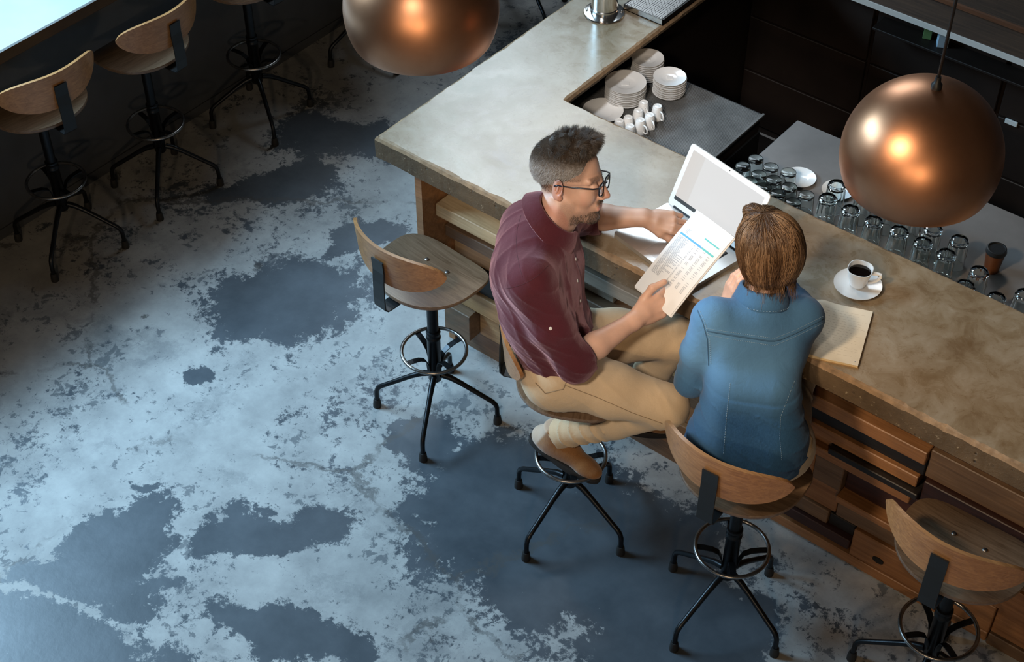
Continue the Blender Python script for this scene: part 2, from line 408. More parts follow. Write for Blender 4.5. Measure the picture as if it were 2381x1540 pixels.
# reclaimed-timber front
P_TONES = [wood('plank_honey', (0.20, 0.115, 0.05), (0.40, 0.26, 0.13), 1, 'x', .5, .25, .2),
           wood('plank_orange', (0.17, 0.072, 0.026), (0.34, 0.165, 0.07), 1, 'x', .45, .25, .2),
           wood('plank_brown', (0.085, 0.048, 0.026), (0.19, 0.115, 0.066), 1, 'x', .5, .25, .2),
           wood('plank_maroon', (0.020, 0.007, 0.005), (0.050, 0.017, 0.012), 1, 'x', .5, .2, .2),
           wood('plank_black', (0.006, 0.005, 0.005), (0.016, 0.013, 0.012), 1, 'x', .5, .2, .2),
           wood('plank_grey', (0.16, 0.13, 0.10), (0.34, 0.29, 0.23), 1, 'x', .55, .2, .2),
           wood('plank_pale', (0.33, 0.235, 0.125), (0.60, 0.47, 0.29), 1, 'x', .5, .15, .15)]
base = empty('timber_bar', (0.2, 0.2, 0))
tag(base, 'bar base clad in mismatched reclaimed timber planks under the worktop', 'bar base')
BO = (0.2, 0.2, 0)
MB().box(0.20, 3.55, 0.245, 0.30, 0, 0.98).build('backing_board', P_TONES[3], base, off=BO)
def plank(x0, x1, z0, z1, y, tone, nm='plank'):
    MB().box(x0, x1, y, 0.245, z0, z1, 0.003).build(nm, P_TONES[tone], base, off=BO)
MB().prism([(0.03, 0.98), (0.03, 0.50), (0.19, 0.42), (0.19, 0.0), (0.60, 0.0), (0.60, 0.98)], 0.165, 0.197, 'x').build('end_panel', P_TONES[1], base, off=BO)
MB().box(0.165, 0.197, 0.60, 3.8, 0, 0.98).build('side_panel', P_TONES[2], base, off=BO)
G = 0.003
# left of the two people
plank(.20, 1.35, .80 + G, .975, .225, 5); plank(.20, .80, .738, .797, .10, 6); plank(.80 + G, 1.42, .738, .797, .15, 5); plank(.20, .98, .665, .735, .19, 5)
plank(.20, 1.42, .605, .66, .15, 2); plank(.20, .72, .48, .60, .20, 0); plank(.72 + G, 1.42, .48, .60, .175, 0)
plank(.20, .9, .36, .477, .18, 4); plank(.2, .62, .262, .357, .165, 0); plank(.62 + G, 1.42, .262, .357, .19, 1); plank(.90 + G, 1.42, .36, .477, .185, 2)
plank(.20, .335, .125, .259, .125, 2); plank(.335 + G, 1.0, .125, .259, .185, 0); plank(1.0 + G, 1.42, .125, .259, .17, 1); plank(.20, 1.42, .0, .122, .20, 2)
# between and right of the people
plank(1.35 + G, 2.6, .80 + G, .975, .235, 3); plank(1.42 + G, 1.74, .735 + G, .797, .20, 2); plank(1.74 + G, 3.5, .738, .797, .225, 3)
plank(1.42 + G, 2.25, .676, .735, .185, 1); plank(1.42 + G, 2.25, .606, .673, .205, 4); plank(2.25 + G, 3.5, .606, .735, .21, 2)
plank(1.42 + G, 2.24, .553, .603, .19, 1); plank(1.92, 2.26, .522, .550, .165, 4); plank(1.42 + G, 1.92 - G, .522, .550, .20, 1); plank(1.42 + G, 2.235, .476, .519, .175, 1)
plank(2.26 + G, 3.5, .476, .603, .19, 3)
plank(1.42 + G, 1.87, .345, .473, .19, 1); plank(1.87 + G, 1.985, .345, .473, .185, 2); plank(1.985 + G, 2.44, .345, .473, .215, 3); plank(2.44 + G, 3.5, .345, .473, .19, 2)
plank(1.42 + G, 1.75, .215, .342, .185, 0); plank(1.75 + G, 1.98, .215, .342, .20, 1); plank(1.98 + G, 2.5, .312, .342, .165, 1); plank(1.98 + G, 2.5, .205, .309, .20, 2); plank(2.5 + G, 3.5, .215, .342, .18, 1)
plank(1.42 + G, 1.77, .09, .212, .19, 1); plank(1.77 + G, 1.96, .145, .212, .19, 2); plank(1.77 + G, 2.066, .092, .142, .175, 3); plank(1.963, 2.066, .145, .202, .20, 4)
plank(2.066 + G, 2.62, .062, .202, .187, 1); plank(2.62 + G, 3.5, .062, .212, .20, 1)
plank(1.42 + G, 2.62, .012, .089 - .03, .185, 1); plank(2.62 + G, 3.5, .0, .059, .19, 2); plank(1.42 + G, 2.62, 0, .009, .21, 4)
kn = MB(); kn.lathe([(0, 0), (.017, 0), (.017, .004), (0, .004)], 16)
k = kn.build('knot_hole', plain('knot_black', (.004, .003, .003), .9), base); k.rotation_euler = (math.pi / 2, 0, 0); k.scale = (1.3, .8, 1); k.location = (2.181 - .2, .1868 - .2, .115)

# ---------------------------------------------------------------- inside of the bar
M_RIB = plain('ribbed_black_mat', (0.10, 0.098, 0.094), 0.45, 0, .5, 0, .45, 7)
M_RIBB = plain('mat_grooves', (0.012, 0.012, 0.012), 0.6)
tag(MB().box(0.30, 3.4, 1.36, 2.19, 0.0, 0.012).build('aisle_shade_sheet', M_SHADEF), 'dark sheet over the aisle concrete behind the bar, standing for its shade', 'shade sheet')  # dark sheet laid on the concrete to stand for shade behind the bar
un = empty('under_bar_cabinet', (0.6, 0.95, 0)); UO = (0.6, 0.95, 0)
tag(un, 'low black cabinet in the inner corner of the bar below the stacked plates', 'cabinet')
MB().box(0.30, 0.91, 0.33, 1.27, 0.0, 0.862, .004).build('body', M_CABD, un, off=UO)
MB().box(0.912, 0.922, 0.66, 1.26, 0.42, 0.80, .003).build('door', M_BLACK, un, off=UO)
mt = empty('bar_mat', (0.6, 0.95, 0.862))
tag(mt, 'grey ribbed rubber mat under the plates and espresso cups', 'bar mat')
MO = (0.6, 0.95, 0.862)
MB().box(0.29, 0.925, 0.62, 1.275, 0.862, 0.872, .002).build('mat_base', M_RIBB, mt, off=MO)
rb = MB()
for i in range(88):
    y = 0.632 + i * 0.0072
    rb.box(0.30, 0.915, y, y + 0.0042, 0.871, 0.876)
rb.box(.29, .30, .62, 1.275, .871, .877); rb.box(.915, .925, .62, 1.275, .871, .877)
tag(rb.build('rib', M_RIB, mt, off=MO), kind='stuff')
tag(MB().box(0.24, 0.285, 0.64, 3.8, 0.0, 1.044).build('inner_bar_panel', M_CABD), 'dark inner panel under the short arm of the bar', 'panel')
wk = empty('glass_counter', (2.0, 1.0, 0)); WO = (2.0, 1.0, 0)
tag(wk, 'grey steel work counter behind the bar holding upturned glasses', 'counter')
M_GREY = plain('worn_grey_steel', (0.23, 0.215, 0.205), 0.42, 0.35, .5, 0, .18, 3)
MB().box(1.035, 3.5, 0.32, 1.345, 0.825, 0.86, .004).build('worktop', M_GREY, wk, off=WO)
MB().box(1.06, 3.5, 0.33, 1.31, 0.0, 0.823).build('body', M_CABD, wk, off=WO)
# back bar cabinets with drawers
bk = empty('back_bar_cabinet', (2.0, 2.4, 0)); KO = (2.0, 2.4, 0)
tag(bk, 'dark back bar cabinet with drawers and a brown top edged in white', 'cabinet')
MB().box(0.29, 4.2, 2.22, 2.9, 0.0, 0.97).build('body', M_CABD, bk, off=KO)
for ix in range(6):
    for iz, (za, zb) in enumerate(((.05, .33), (.34, .62), (.63, .92))):
        MB().box(0.30 + ix * .62, 0.90 + ix * .62, 2.198, 2.218, za, zb, .003).build('drawer', M_CABD, bk, off=KO)
MB().box(.42, 4.3, 2.085, 2.95, .972, 1.0, .004).build('cabinet_top', wood('dark_shelf_wood', (.020, .012, .008), (.075, .042, .024), 1, 'x', .5, .1, .2), bk, off=KO)
MB().box(.42, 4.3, 2.078, 2.084, .975, 1.0).build('edge_strip', plain('white_edge', (.62, .60, .56), .5), bk, off=KO)
MB().box(.42, 4.3, 2.26, 2.275, 1.0, 1.018).build('ledge', wood('rust_ledge', (.07, .025, .010), (.16, .065, .03), 1, 'x', .5, .1, .2), bk, off=KO)
t_ = at(2323, 279, .55)
c = MB().box(-.028, .028, -.004, .004, -.012, .012, .002).build('price_tag', plain('pale_label', (.55, .62, .64), .5)); c.location = (1.605, 2.193, .62)
tag(c, 'small pale label on the dark drawer front behind the copper pendant', 'label')
sh = MB().box(.95, 1.75, 2.088, 2.196, .868, .88, .002).build('lower_shelf', M_CABD); tag(sh, 'dark narrow shelf below the back bar top', 'shelf')
def pack(name, px, py, z, sx, sy, sz, rz, mat, label):
    o = MB().box(-sx / 2, sx / 2, -sy / 2, sy / 2, 0, sz, .002).build(name, mat); p = at(px, py, z); o.location = p; o.rotation_euler = (0, 0, rz); tag(o, label, 'box')
pack('drinks_carton', 2190, 104, .8805, .045, .05, .082, .5, plain('pale_blue_card', (.40, .58, .72), .5), 'pale blue and brown carton below the white shelf edge')
pack('green_packet', 2156, 86, .8805, .035, .04, .085, .3, plain('green_card', (.10, .20, .08), .5), 'small green packet beside the pale blue carton')
bt = MB().lathe([(0, 0), (.04, 0), (.042, .01), (.042, .17), (.016, .23), (.016, .29), (0, .29)], 24).build('dark_bottle', plain('dark_bottle_glass', (.006, .008, .01), .15), None, True, sharp=40)
bt.location = np.array([1.585, 2.36, 1.0005]); tag(bt, 'dark bottle standing on the brown back bar top', 'bottle')

# ---------------------------------------------------------------- beer tap and drip tray
tp = empty('tap_tower', (.172, 1.205, 1.08)); tag(tp, 'polished steel tap column on a round flange on the bar', 'beer tap')
MB().lathe([(0, 0), (.083, 0), (.085, .003), (.083, .008), (.062, .012), (0, .012)], 48).build('flange', M_CHROME, tp, True, sharp=30)
MB().lathe([(.058, .012), (.058, .03), (.055, .034), (.055, .46), (.058, .47), (.045, .50), (0, .51)], 48).build('column', M_CHROME, tp, True, sharp=30)
for k in range(4):
    a = k * math.pi / 2 + .6
    b_ = MB().lathe([(0, .0), (.006, 0), (.006, .004), (0, .0055)], 8).build('bolt', M_CHROME, tp, True); b_.location = (.072 * math.cos(a), .072 * math.sin(a), .0105)
dt = empty('drip_tray', (.314, 1.5, 1.08)); DO = (.314, 1.5, 1.08); tag(dt, 'steel drip tray with a perforated grille beside the tap', 'drip tray')
x0, x1, y0, y1 = .218, .412, 1.275, 1.86
tr = MB(); tr.box(x0, x1, y0, y1, 1.08, 1.084)
for a in ((x0, x0 + .004, y0, y1), (x1 - .004, x1, y0, y1), (x0, x1, y0, y0 + .004), (x0, x1, y1 - .004, y1)): tr.box(*a, 1.08, 1.106)
tr.build('tray', M_CHROME, dt, off=DO)
gr = MB(); cs = .0098; nx_ = int((x1 - x0 - .012) / cs); ny_ = int((y1 - y0 - .012) / cs); gx = x0 + .006; gy = y0 + .006
for i in range(nx_):
    for j in range(ny_):
        cx_ = gx + (i + .5) * cs; cy_ = gy + (j + .5) * cs; h = cs / 2; r = h * .55
        O = [(cx_ + h * math.copysign(min(1, abs(math.cos(t)) * 1.4143), math.cos(t)), cy_ + h * math.copysign(min(1, abs(math.sin(t)) * 1.4143), math.sin(t)), 1.104) for t in [math.pi / 8 + q * math.pi / 4 for q in range(8)]]
        O = [(cx_ + a * h, cy_ + b * h, 1.104) for a, b in ((1, .41), (.41, 1), (-.41, 1), (-1, .41), (-1, -.41), (-.41, -1), (.41, -1), (1, -.41))]
        I = [(cx_ + r * math.cos(math.pi / 8 + q * math.pi / 4), cy_ + r * math.sin(math.pi / 8 + q * math.pi / 4), 1.104) for q in range(8)]
        Cn = [(cx_ + a * h, cy_ + b * h, 1.104) for a, b in ((1, 1), (-1, 1), (-1, -1), (1, -1))]
        gr.add(O + I + Cn, [(q, (q + 1) % 8, 8 + (q + 1) % 8, 8 + q) for q in range(8)] + [(0, 16, 1), (2, 17, 3), (4, 18, 5), (6, 19, 7)])
gr.build('grille', M_BRUSH, dt, off=DO, weld=False)

# ---------------------------------------------------------------- pendant lamps
def copper():
    m, nt, b = new_mat('brushed_copper')
    v = coords(nt, 'Object', (3, 3, 60)); n = noise(nt, v, 3, 4, .6); n2 = noise(nt, coords(nt), 5, 5, .6)
    L(nt, ramp(nt, n2, [(.3, (.50, .235, .125)), (.7, (.62, .31, .175))]), b.inputs['Base Color'])
    b.inputs['Metallic'].default_value = 1.0
    L(nt, ramp(nt, n2, [(.2, (.36,) * 3), (.8, (.41,) * 3)]), b.inputs['Roughness'])
    return m
M_COP = copper(); M_INN = plain('lamp_inside', (.55, .42, .30), .5); M_CORD = plain('black_cord', (.010, .010, .010), .6)
def pendant(loc, label):
    t = empty('copper_pendant', loc); R = .21
    tag(t, label, 'pendant lamp', 'copper pendants')
    pr = [(R * math.sin(a), R * math.cos(a)) for a in np.linspace(.03, math.acos(-.40), 40)]
    e = pr[-1]; pr += [(e[0] - .004, e[1] - .006), (e[0] - .010, e[1] - .004)]
    inn = [(q[0] * .975, q[1] * .975) for q in pr[:-2]][::-1]
    MB().lathe(pr + inn, 72).build('shade', M_COP, t, True, sharp=60)
    MB().lathe([(0, R - .004), (.014, R - .004), (.014, R + .012), (.009, R + .018), (.007, R + .035), (0, R + .035)], 16).build('cord_grip', M_BLACK, t, True, sharp=40)
    MB().tube([(0, 0, R + .03), (0, 0, 2.9)], .0045, 8).build('cord', M_CORD, t, True)
    MB().lathe([(0, R - .02), (.022, R - .02), (.022, R - .075), (0, R - .075)], 16).build('lamp_holder', M_BLACK, t, True, sharp=40)
    MB().lathe([(0, R - .075), (.013, R - .078), (.03, R - .12), (.03, R - .14), (.02, R - .165), (0, R - .172)], 20).build('bulb', plain('frosted_bulb', (.7, .66, .58), .3), t, True)
pendant((2.117, -.118, 2.085), 'large copper pendant lamp hanging over the row of glasses')
pendant((.867, -.655, 2.30), 'large copper pendant lamp cut by the top of the picture')
# ---------------------------------------------------------------- bar stools
def seat_mesh():
    mb = MB(); n = 64; rings = [0, .2, .4, .6, .75, .88, .96, 1.0]
    def outl(a):
        c, s = math.cos(a), math.sin(a)
        p = 3.2 if s > 0 else 2.2
        r = 1 / ((abs(c) ** p + abs(s) ** p) ** (1 / p))
        return .208 * r * c, (.165 if s > 0 else .195) * r * s
    def zf(x, y):
        return .012 * (abs(x) / .2) ** 2 - .030 * max(0, (y - .04) / .125) ** 2 + .006 * max(0, (-y - .05) / .14) ** 2
    top = []; bot = []
    for r in rings:
        top.append([(outl(2 * math.pi * k / n)[0] * r, outl(2 * math.pi * k / n)[1] * r) for k in range(n)])
    G1 = [[(x, y, zf(x, y)) for x, y in q] for q in top]
    e = [(x * .999, y * .999, zf(x, y) - .003) for x, y in [(a * 1.006, b * 1.006) for a, b in top[-1]]]
    G = G1 + [e, [(x, y, z - .010) for x, y, z in e]] + [[(x, y, zf(x, y) - .015) for x, y in q] for q in top[::-1]]
    vs = [p for q in G for p in q]; fs = []
    for i in range(len(G) - 1):
        for k in range(n): fs.append((i * n + k, i * n + (k + 1) % n, (i + 1) * n + (k + 1) % n, (i + 1) * n + k))
    return mb.add(vs, fs)
def back_mesh():
    mb = MB(); na, nb = 44, 10; R = .31; A = math.radians(48); cy_ = .068
    def pt(i, j, r):
        a = -A + 2 * A * i / na; t = abs(a / A)
        hh = .084 * max(0.0, 1 - t ** 2.6) ** .6 + .0004
        if t > .999: hh = .004
        s_ = -1 + 2 * j / nb; z = .052 * 0 + s_ * hh + .012 * t * t
        lean = -.10 * z
        return (r * math.sin(a), cy_ - r * math.cos(a) + lean, z)
    out = [[pt(i, j, R) for j in range(nb + 1)] for i in range(na + 1)]
    inn = [[pt(i, j, R - .013) for j in range(nb + 1)] for i in range(na + 1)]
    mb.grid(out); mb.grid(inn)
    for j in (0, nb): mb.grid([[out[i][j], inn[i][j]] for i in range(na + 1)])
    for i in (0, na): mb.grid([[out[i][j], inn[i][j]] for j in range(nb + 1)])
    return mb
BZ = .955
def make_stool():
    t = empty('bar_stool')
    s_ = seat_mesh().build('seat', M_SEAT, t, True, sharp=50); s_.location = (0, 0, .77)
    for sx in (-1, 1):
        q = MB().lathe([(0, .0015), (.0075, .0015), (.008, 0), (.008, -.004), (0, -.004)], 12).build('screw', M_BRUSH, s_, True); q.location = (sx * .052, .035, .0025)
    b_ = back_mesh().build('backrest', M_OAK, t, True, sharp=50); b_.location = (0, 0, BZ)
    pts = [(0, -.02, .7445), (0, -.215, .7445), (0, -.240, .747), (0, -.252, .760), (0, -.254, .80), (0, -.252, .88), (0, -.2485, .93), (0, -.252, .985)]
    MB().tube(pts, 0, flat=(.005, .056), up=(1, 0, 0)).build('bracket', M_BLACK, t)
    # flat= uses u for thickness, so widen across x
    up_ = MB().lathe([(.0, .43), (.0215, .43), (.0215, .72), (.05, .725), (.05, .753), (0, .753)], 24).build('upper_post', M_STEEL, t, True, sharp=40)
    MB().lathe([(0, .205), (.024, .205), (.026, .21), (.026, .425), (.0285, .428), (.0285, .436), (.026, .439), (.026, .455), (.0285, .458), (.0275, .466), (.0215, .468), (0, .468)], 24).build('lower_post', M_STEEL, t, True, sharp=40)
    MB().tube([(.125 * math.cos(a), .125 * math.sin(a), .36) for a in np.linspace(0, 2 * math.pi, 49)[:-1]], .0072, 10, closed=True).build('foot_ring', M_RINGM, t, True)
    prof = [(.026, .262), (.030, .30), (.042, .331), (.066, .347), (.095, .354), (.120, .357)]
    st = MB().tube([(x, 0, z) for x, z in prof], 0, flat=(.004, .022), up=(0, 1, 0)).build('ring_strap', M_STEEL, t)
    lp = [(.026, 0, .232), (.06, 0, .222), (.10, 0, .200), (.20, 0, .135), (.225, 0, .119), (.238, 0, .105), (.244, 0, .088), (.246, 0, .035)]
    lg = MB().tube(lp, [.013, .012, .0105, .0098, .0098, .0098, .0098, .0098], 12).build('leg', M_STEEL, t, True, sharp=60)
    ft = MB().lathe([(0, 0), (.017, 0), (.017, .012), (.0145, .034), (.0125, .042), (0, .042)], 14).build('rubber_foot', M_RUBBER, lg, True, sharp=50); ft.location = (.246, 0, 0)
    for k in range(1, 4):
        l2 = lg.copy(); COL.objects.link(l2); f2 = ft.copy(); COL.objects.link(f2); f2.parent = l2; l2.rotation_euler = (0, 0, k * math.pi / 2)
        s2 = st.copy(); COL.objects.link(s2); s2.rotation_euler = (0, 0, k * math.pi / 2)
    return t
proto = make_stool()
def place_stool(o, x, y, face, legs, label, group):
    """face: heading of the seat; legs: heading of one leg (degrees)"""
    o.location = (x, y, 0); rz = math.radians(face - 90); o.rotation_euler = (0, 0, rz)
    kl = ks = 0
    for c_ in o.children:
        n = c_.name.split('.')[0]
        if n == 'leg': c_.rotation_euler = (0, 0, math.radians(legs) - rz + kl * math.pi / 2); kl += 1
        if n == 'ring_strap': c_.rotation_euler = (0, 0, math.radians(legs + 45) - rz + ks * math.pi / 2); ks += 1
    tag(o, label, 'stool', group)
BAR_G, WIN_G = 'bar stools along the bar', 'bar stools along the window counter'
SPOTS = [(.415, -.18, 86, 28, 'empty oak bar stool beside the man at the bar corner', BAR_G),
         (1.15, -.28, 27, -2, 'oak bar stool the man in the dark red shirt sits on', BAR_G),
         (1.83, -.27, 93, -10, 'oak bar stool the woman in the denim shirt sits on', BAR_G),
         (2.534, -.126, 91, 8, 'empty dark oak bar stool cut by the right edge of the picture', BAR_G),
         (-1.54, -.41, 174, 33, 'oak stool at the window counter nearest the left edge of the picture', WIN_G),
         (-1.517, .14, -178, 40, 'second oak stool from the left edge at the window counter', WIN_G),
         (-1.56, .80, 175, 60, 'third oak stool at the window counter with its seat cut by the top edge', WIN_G),
         (-1.52, 1.56, -150, 73, 'window counter stool whose legs show left of the copper pendant', WIN_G),
         (-1.14, 2.34, -150, 65, 'farthest window stool with only legs showing right of the copper pendant', WIN_G)]
for i, a in enumerate(SPOTS):
    place_stool(proto if i == 0 else copy_tree(proto), *a)
# ---------------------------------------------------------------- crockery
def plate_prof(R, h):
    return [(0, .003), (R * .42, .003), (R * .48, .0045), (R * .62, .0075), (R * .97, h), (R, h + .0008), (R, h - .001), (R * .62, .0035), (R * .52, .0), (R * .40, 0), (R * .38, .0015), (0, .0015)]
def cross(o, R):
    q = MB().box(-R * .20, R * .20, -R * .17, R * .17, .0031, .0045, .0008).build('cup_well', M_WHITE, o); q.rotation_euler = (0, 0, .5)
def stack(px, py, ztop, R, h, n, pitch, names, group, jit=.002):
    c = at(px, py, ztop); m = MB().lathe(plate_prof(R, h), 48)
    first = None
    for k in range(n):
        z = .8765 + k * pitch
        if first is None: o = m.build(names[0], M_WHITE, None, True, sharp=50); first = o; cross(o, R)
        else: o = copy_tree(first)
        o.location = (c[0] + random.uniform(-jit, jit), c[1] + random.uniform(-jit, jit), z); o.rotation_euler = (0, 0, random.uniform(0, .2))
        pos = ['topmost', 'second from the top', 'third from the top', 'fourth from the top', 'fifth from the top', 'sixth from the top', 'seventh from the top', 'eighth from the top', 'lowest'][n - 1 - k] if k else 'lowest'
        lab = f'{names[1]}, {pos} of {names[2]}'
        tag(o, lab, 'plate', group)
stack(1456, 191, .955, .083, .011, 9, .0087, ('side_plate', 'white side plate', 'the wide stack behind the man'), 'plates in the wide stack')
stack(1507, 136, .958, .066, .011, 9, .0092, ('saucer', 'white saucer', 'the stack farthest back in the corner'), 'saucers in the back stack')
stack(1558, 178, .955, .067, .011, 8, .0098, ('saucer', 'white saucer', 'the stack at the edge of the ribbed mat'), 'saucers in the right stack')
o = MB().lathe(plate_prof(.082, .013), 48).build('side_plate', M_WHITE, None, True, sharp=50); p = at(1402, 258, .885); o.location = (p[0], p[1], .8765)
tag(o, 'single white plate half hidden below the edge of the bar top', 'plate')
def cup_body(r0, r1, h, th=.003):
    out = [(0, 0), (r0 * .85, 0), (r0, .002)] + [(r0 + (r1 - r0) * math.sin(t * math.pi / 2) ** .8, .002 + (h - .002) * t) for t in np.linspace(.12, 1, 9)]
    return out + [(q[0] - th, max(q[1], .006)) for q in out[3:][::-1]] + [(r0 * .8, .005), (0, .005)]
# espresso cups stand upside down on the mat
eh = .058
proto_e = empty('espresso_cup')
c1 = MB().lathe([(q[0], eh - q[1]) for q in cup_body(.0175, .0240, eh)] , 32).build('cup_body', M_WHITE, proto_e, True, sharp=60)
MB().lathe([(.0135, eh), (.0135, eh + .0015), (.0165, eh + .0015), (.0175, eh - .0005)], 24).build('foot_rim', M_WHITE, proto_e, True, sharp=60)
hd = [(.021, 0, .012), (.036, 0, .010), (.044, 0, .020), (.042, 0, .034), (.034, 0, .044), (.022, 0, .044)]
MB().tube(hd, .0032, 8).build('handle', M_WHITE, proto_e, True)
CUPS = [(1497, 238, 'farthest back of the espresso cups'), (1529, 247, 'rightmost, at the back by the saucers'), (1484, 257, 'left in the second row'), (1511, 267, 'in front of the rightmost cup'), (1461, 273, 'left end of the third row'),
        (1489, 279, 'with its loop handle in full view'), (1465, 293, 'half hidden by the bar edge, on the right'), (1440, 281, 'half hidden by the bar edge, on the left')]
for i, (px, py, d) in enumerate(CUPS):
    o = proto_e if i == 0 else copy_tree(proto_e)
    p = at(px, py, .8765 + eh); o.location = (p[0], p[1], .8765); o.rotation_euler = (0, 0, math.radians(-20 + random.uniform(-12, 12)))
    tag(o, 'upturned white espresso cup, ' + d, 'cup', 'upturned espresso cups on the mat')

# ---------------------------------------------------------------- glasses
def glass_mat(name, tint=(.93, .97, .96)):
    m, nt, b = new_mat(name)
    L(nt, ramp(nt, noise(nt, coords(nt), 30, 2), [(0, tint), (1, tuple(min(1, q + .01) for q in tint))]), b.inputs['Base Color'])
    b.inputs['Transmission Weight'].default_value = 1.0; b.inputs['Roughness'].default_value = 0.03; b.inputs['IOR'].default_value = 1.36
    return m
M_GLASS = glass_mat('clear_glass')
ZG = .8605
gh = .088
jar = MB().lathe([(0, gh), (.024, gh), (.029, gh - .003), (.030, gh - .012), (.031, .05), (.033, 0), (.0305, 0), (.0285, .05), (.0280, gh - .010), (.025, gh - .0125), (0, gh - .0115)], 32)
J = [(1758, 368), (1728, 385), (1793, 387), (1765, 404), (1834, 399), (1800, 416), (1709, 400), (1744, 420), (1777, 434), (1836, 433), (1810, 449), (1876, 452), (1845, 469)]
JL = ['at the back corner of the group', 'behind the laptop lid, second from the back', 'second along the back edge', 'in the middle of the second row', 'standing in front of a white plate', 'in the middle of the third row', 'peeping over the laptop lid, at its left', 'peeping over the laptop lid, in the middle', 'at the right corner of the laptop lid', 'right of the middle, near the plate', 'cut by the bar edge, left one', 'at the right end of the group', 'cut by the bar edge, right one']
fj = None
for (px, py), d in zip(J, JL):
    o = jar.build('short_glass', M_GLASS, None, True, sharp=50) if fj is None else fj.copy()
    if fj is not None: COL.objects.link(o)
    fj = fj or o
    p = at(px, py, ZG + gh); o.location = (p[0], p[1], ZG); tag(o, 'short round glass upside down, ' + d, 'glass', 'short round glasses behind the laptop')
def tumbler():
    mb = MB(); n = 54; h = .122; prof = []
    rows = [(0.0, .0375), (.004, .038), (.03, .037), (.045, .0365), (.06, .036), (.09, .0345), (.108, .0335), (.114, .033), (.120, .030), (h, .0275)]
    G_ = []
    for z, r in rows:
        fac = 1.0 if .05 < z < .119 else (0.5 if .04 < z <= .05 else 0.0)
        ring = []
        for k in range(n):
            a = 2 * math.pi * k / n; seg = (a % (2 * math.pi / 9)) - math.pi / 9
            rr = r * ((1 - fac) + fac * (math.cos(math.pi / 9) / math.cos(seg)) * 1.03)
            if z == .114: rr *= 1.03
            ring.append((rr * math.cos(a), rr * math.sin(a), z))
        G_.append(ring)
    inn = [(.106, .0), (.105, .020), (.10, .029), (.06, .0315), (.0, .0345)]
    vs = [p for q in G_ for p in q]; m0 = len(vs); fs = []
    for i in range(len(G_) - 1):
        for k in range(n): fs.append((i * n + k, i * n + (k + 1) % n, (i + 1) * n + (k + 1) % n, (i + 1) * n + k))
    fs.append(tuple((len(G_) - 1) * n + k for k in range(n)))
    mb.add(vs, fs)
    mb.lathe([(r, z) for z, r in inn] + [(.0375, 0)], n)
    return mb
TH = .122
T = [(1947, 427), (1926, 458), (1979, 485), (2033, 511), (2092, 534), (2148, 561), (2202, 588), (2171, 529), (2232, 556), (2278, 629), (2246, 661), (2318, 690), (2385, 682), (2012, 452), (2070, 474), (2126, 496)]
TL = ['standing by a white plate left of the copper pendant', 'leftmost of the front row', 'second in the front row', 'third in the front row', 'fourth in the front row', 'fifth in the front row', 'sixth in the front row', 'just under the copper pendant in the back row', 'last of the back row, beside a dark lid', 'in front of the paper coffee cup', 'half cut by the bar edge, left one', 'half cut by the bar edge, right one', 'cut by the right edge of the picture', 'behind the copper pendant, left one', 'behind the copper pendant, middle one', 'behind the copper pendant, right one']
ft = None
for (px, py), d in zip(T, TL):
    o = tumbler().build('tumbler', M_GLASS, None, True, sharp=25) if ft is None else ft.copy()
    if ft is not None: COL.objects.link(o)
    ft = ft or o
    p = at(px, py, ZG + TH); o.location = (p[0], p[1], ZG); o.rotation_euler = (0, 0, random.uniform(0, .7)); tag(o, 'faceted tumbler upside down, ' + d, 'glass', 'faceted tumblers along the bar')
for px, py, R, lab in ((1860, 412, .062, 'white plate behind the short round glasses on the grey counter'), (1948, 441, .060, 'white plate left of the copper pendant behind the tumblers')):
    o = MB().lathe(plate_prof(R, .010), 40).build('side_plate', M_WHITE, None, True, sharp=50); p = at(px, py, ZG + .01); o.location = (p[0], p[1] + .0, ZG); tag(o, lab, 'plate')
tk = empty('paper_cup', (*at(2304, 628, ZG)[:2], ZG)); tag(tk, 'brown paper coffee cup with a black lid on the grey counter', 'cup')
MB().lathe([(0, 0), (.026, 0), (.026, .002), (.035, .088), (0, .088)], 32).build('cup_body', plain('brown_card', (.12, .04, .012), .5, 0, .5, 0, .1), tk, True, sharp=40)
MB().lathe([(.037, .086), (.038, .090), (.0365, .095), (.035, .103), (.031, .104), (.030, .100), (0, .100)], 32).build('lid', M_BLACK, tk, True, sharp=40)

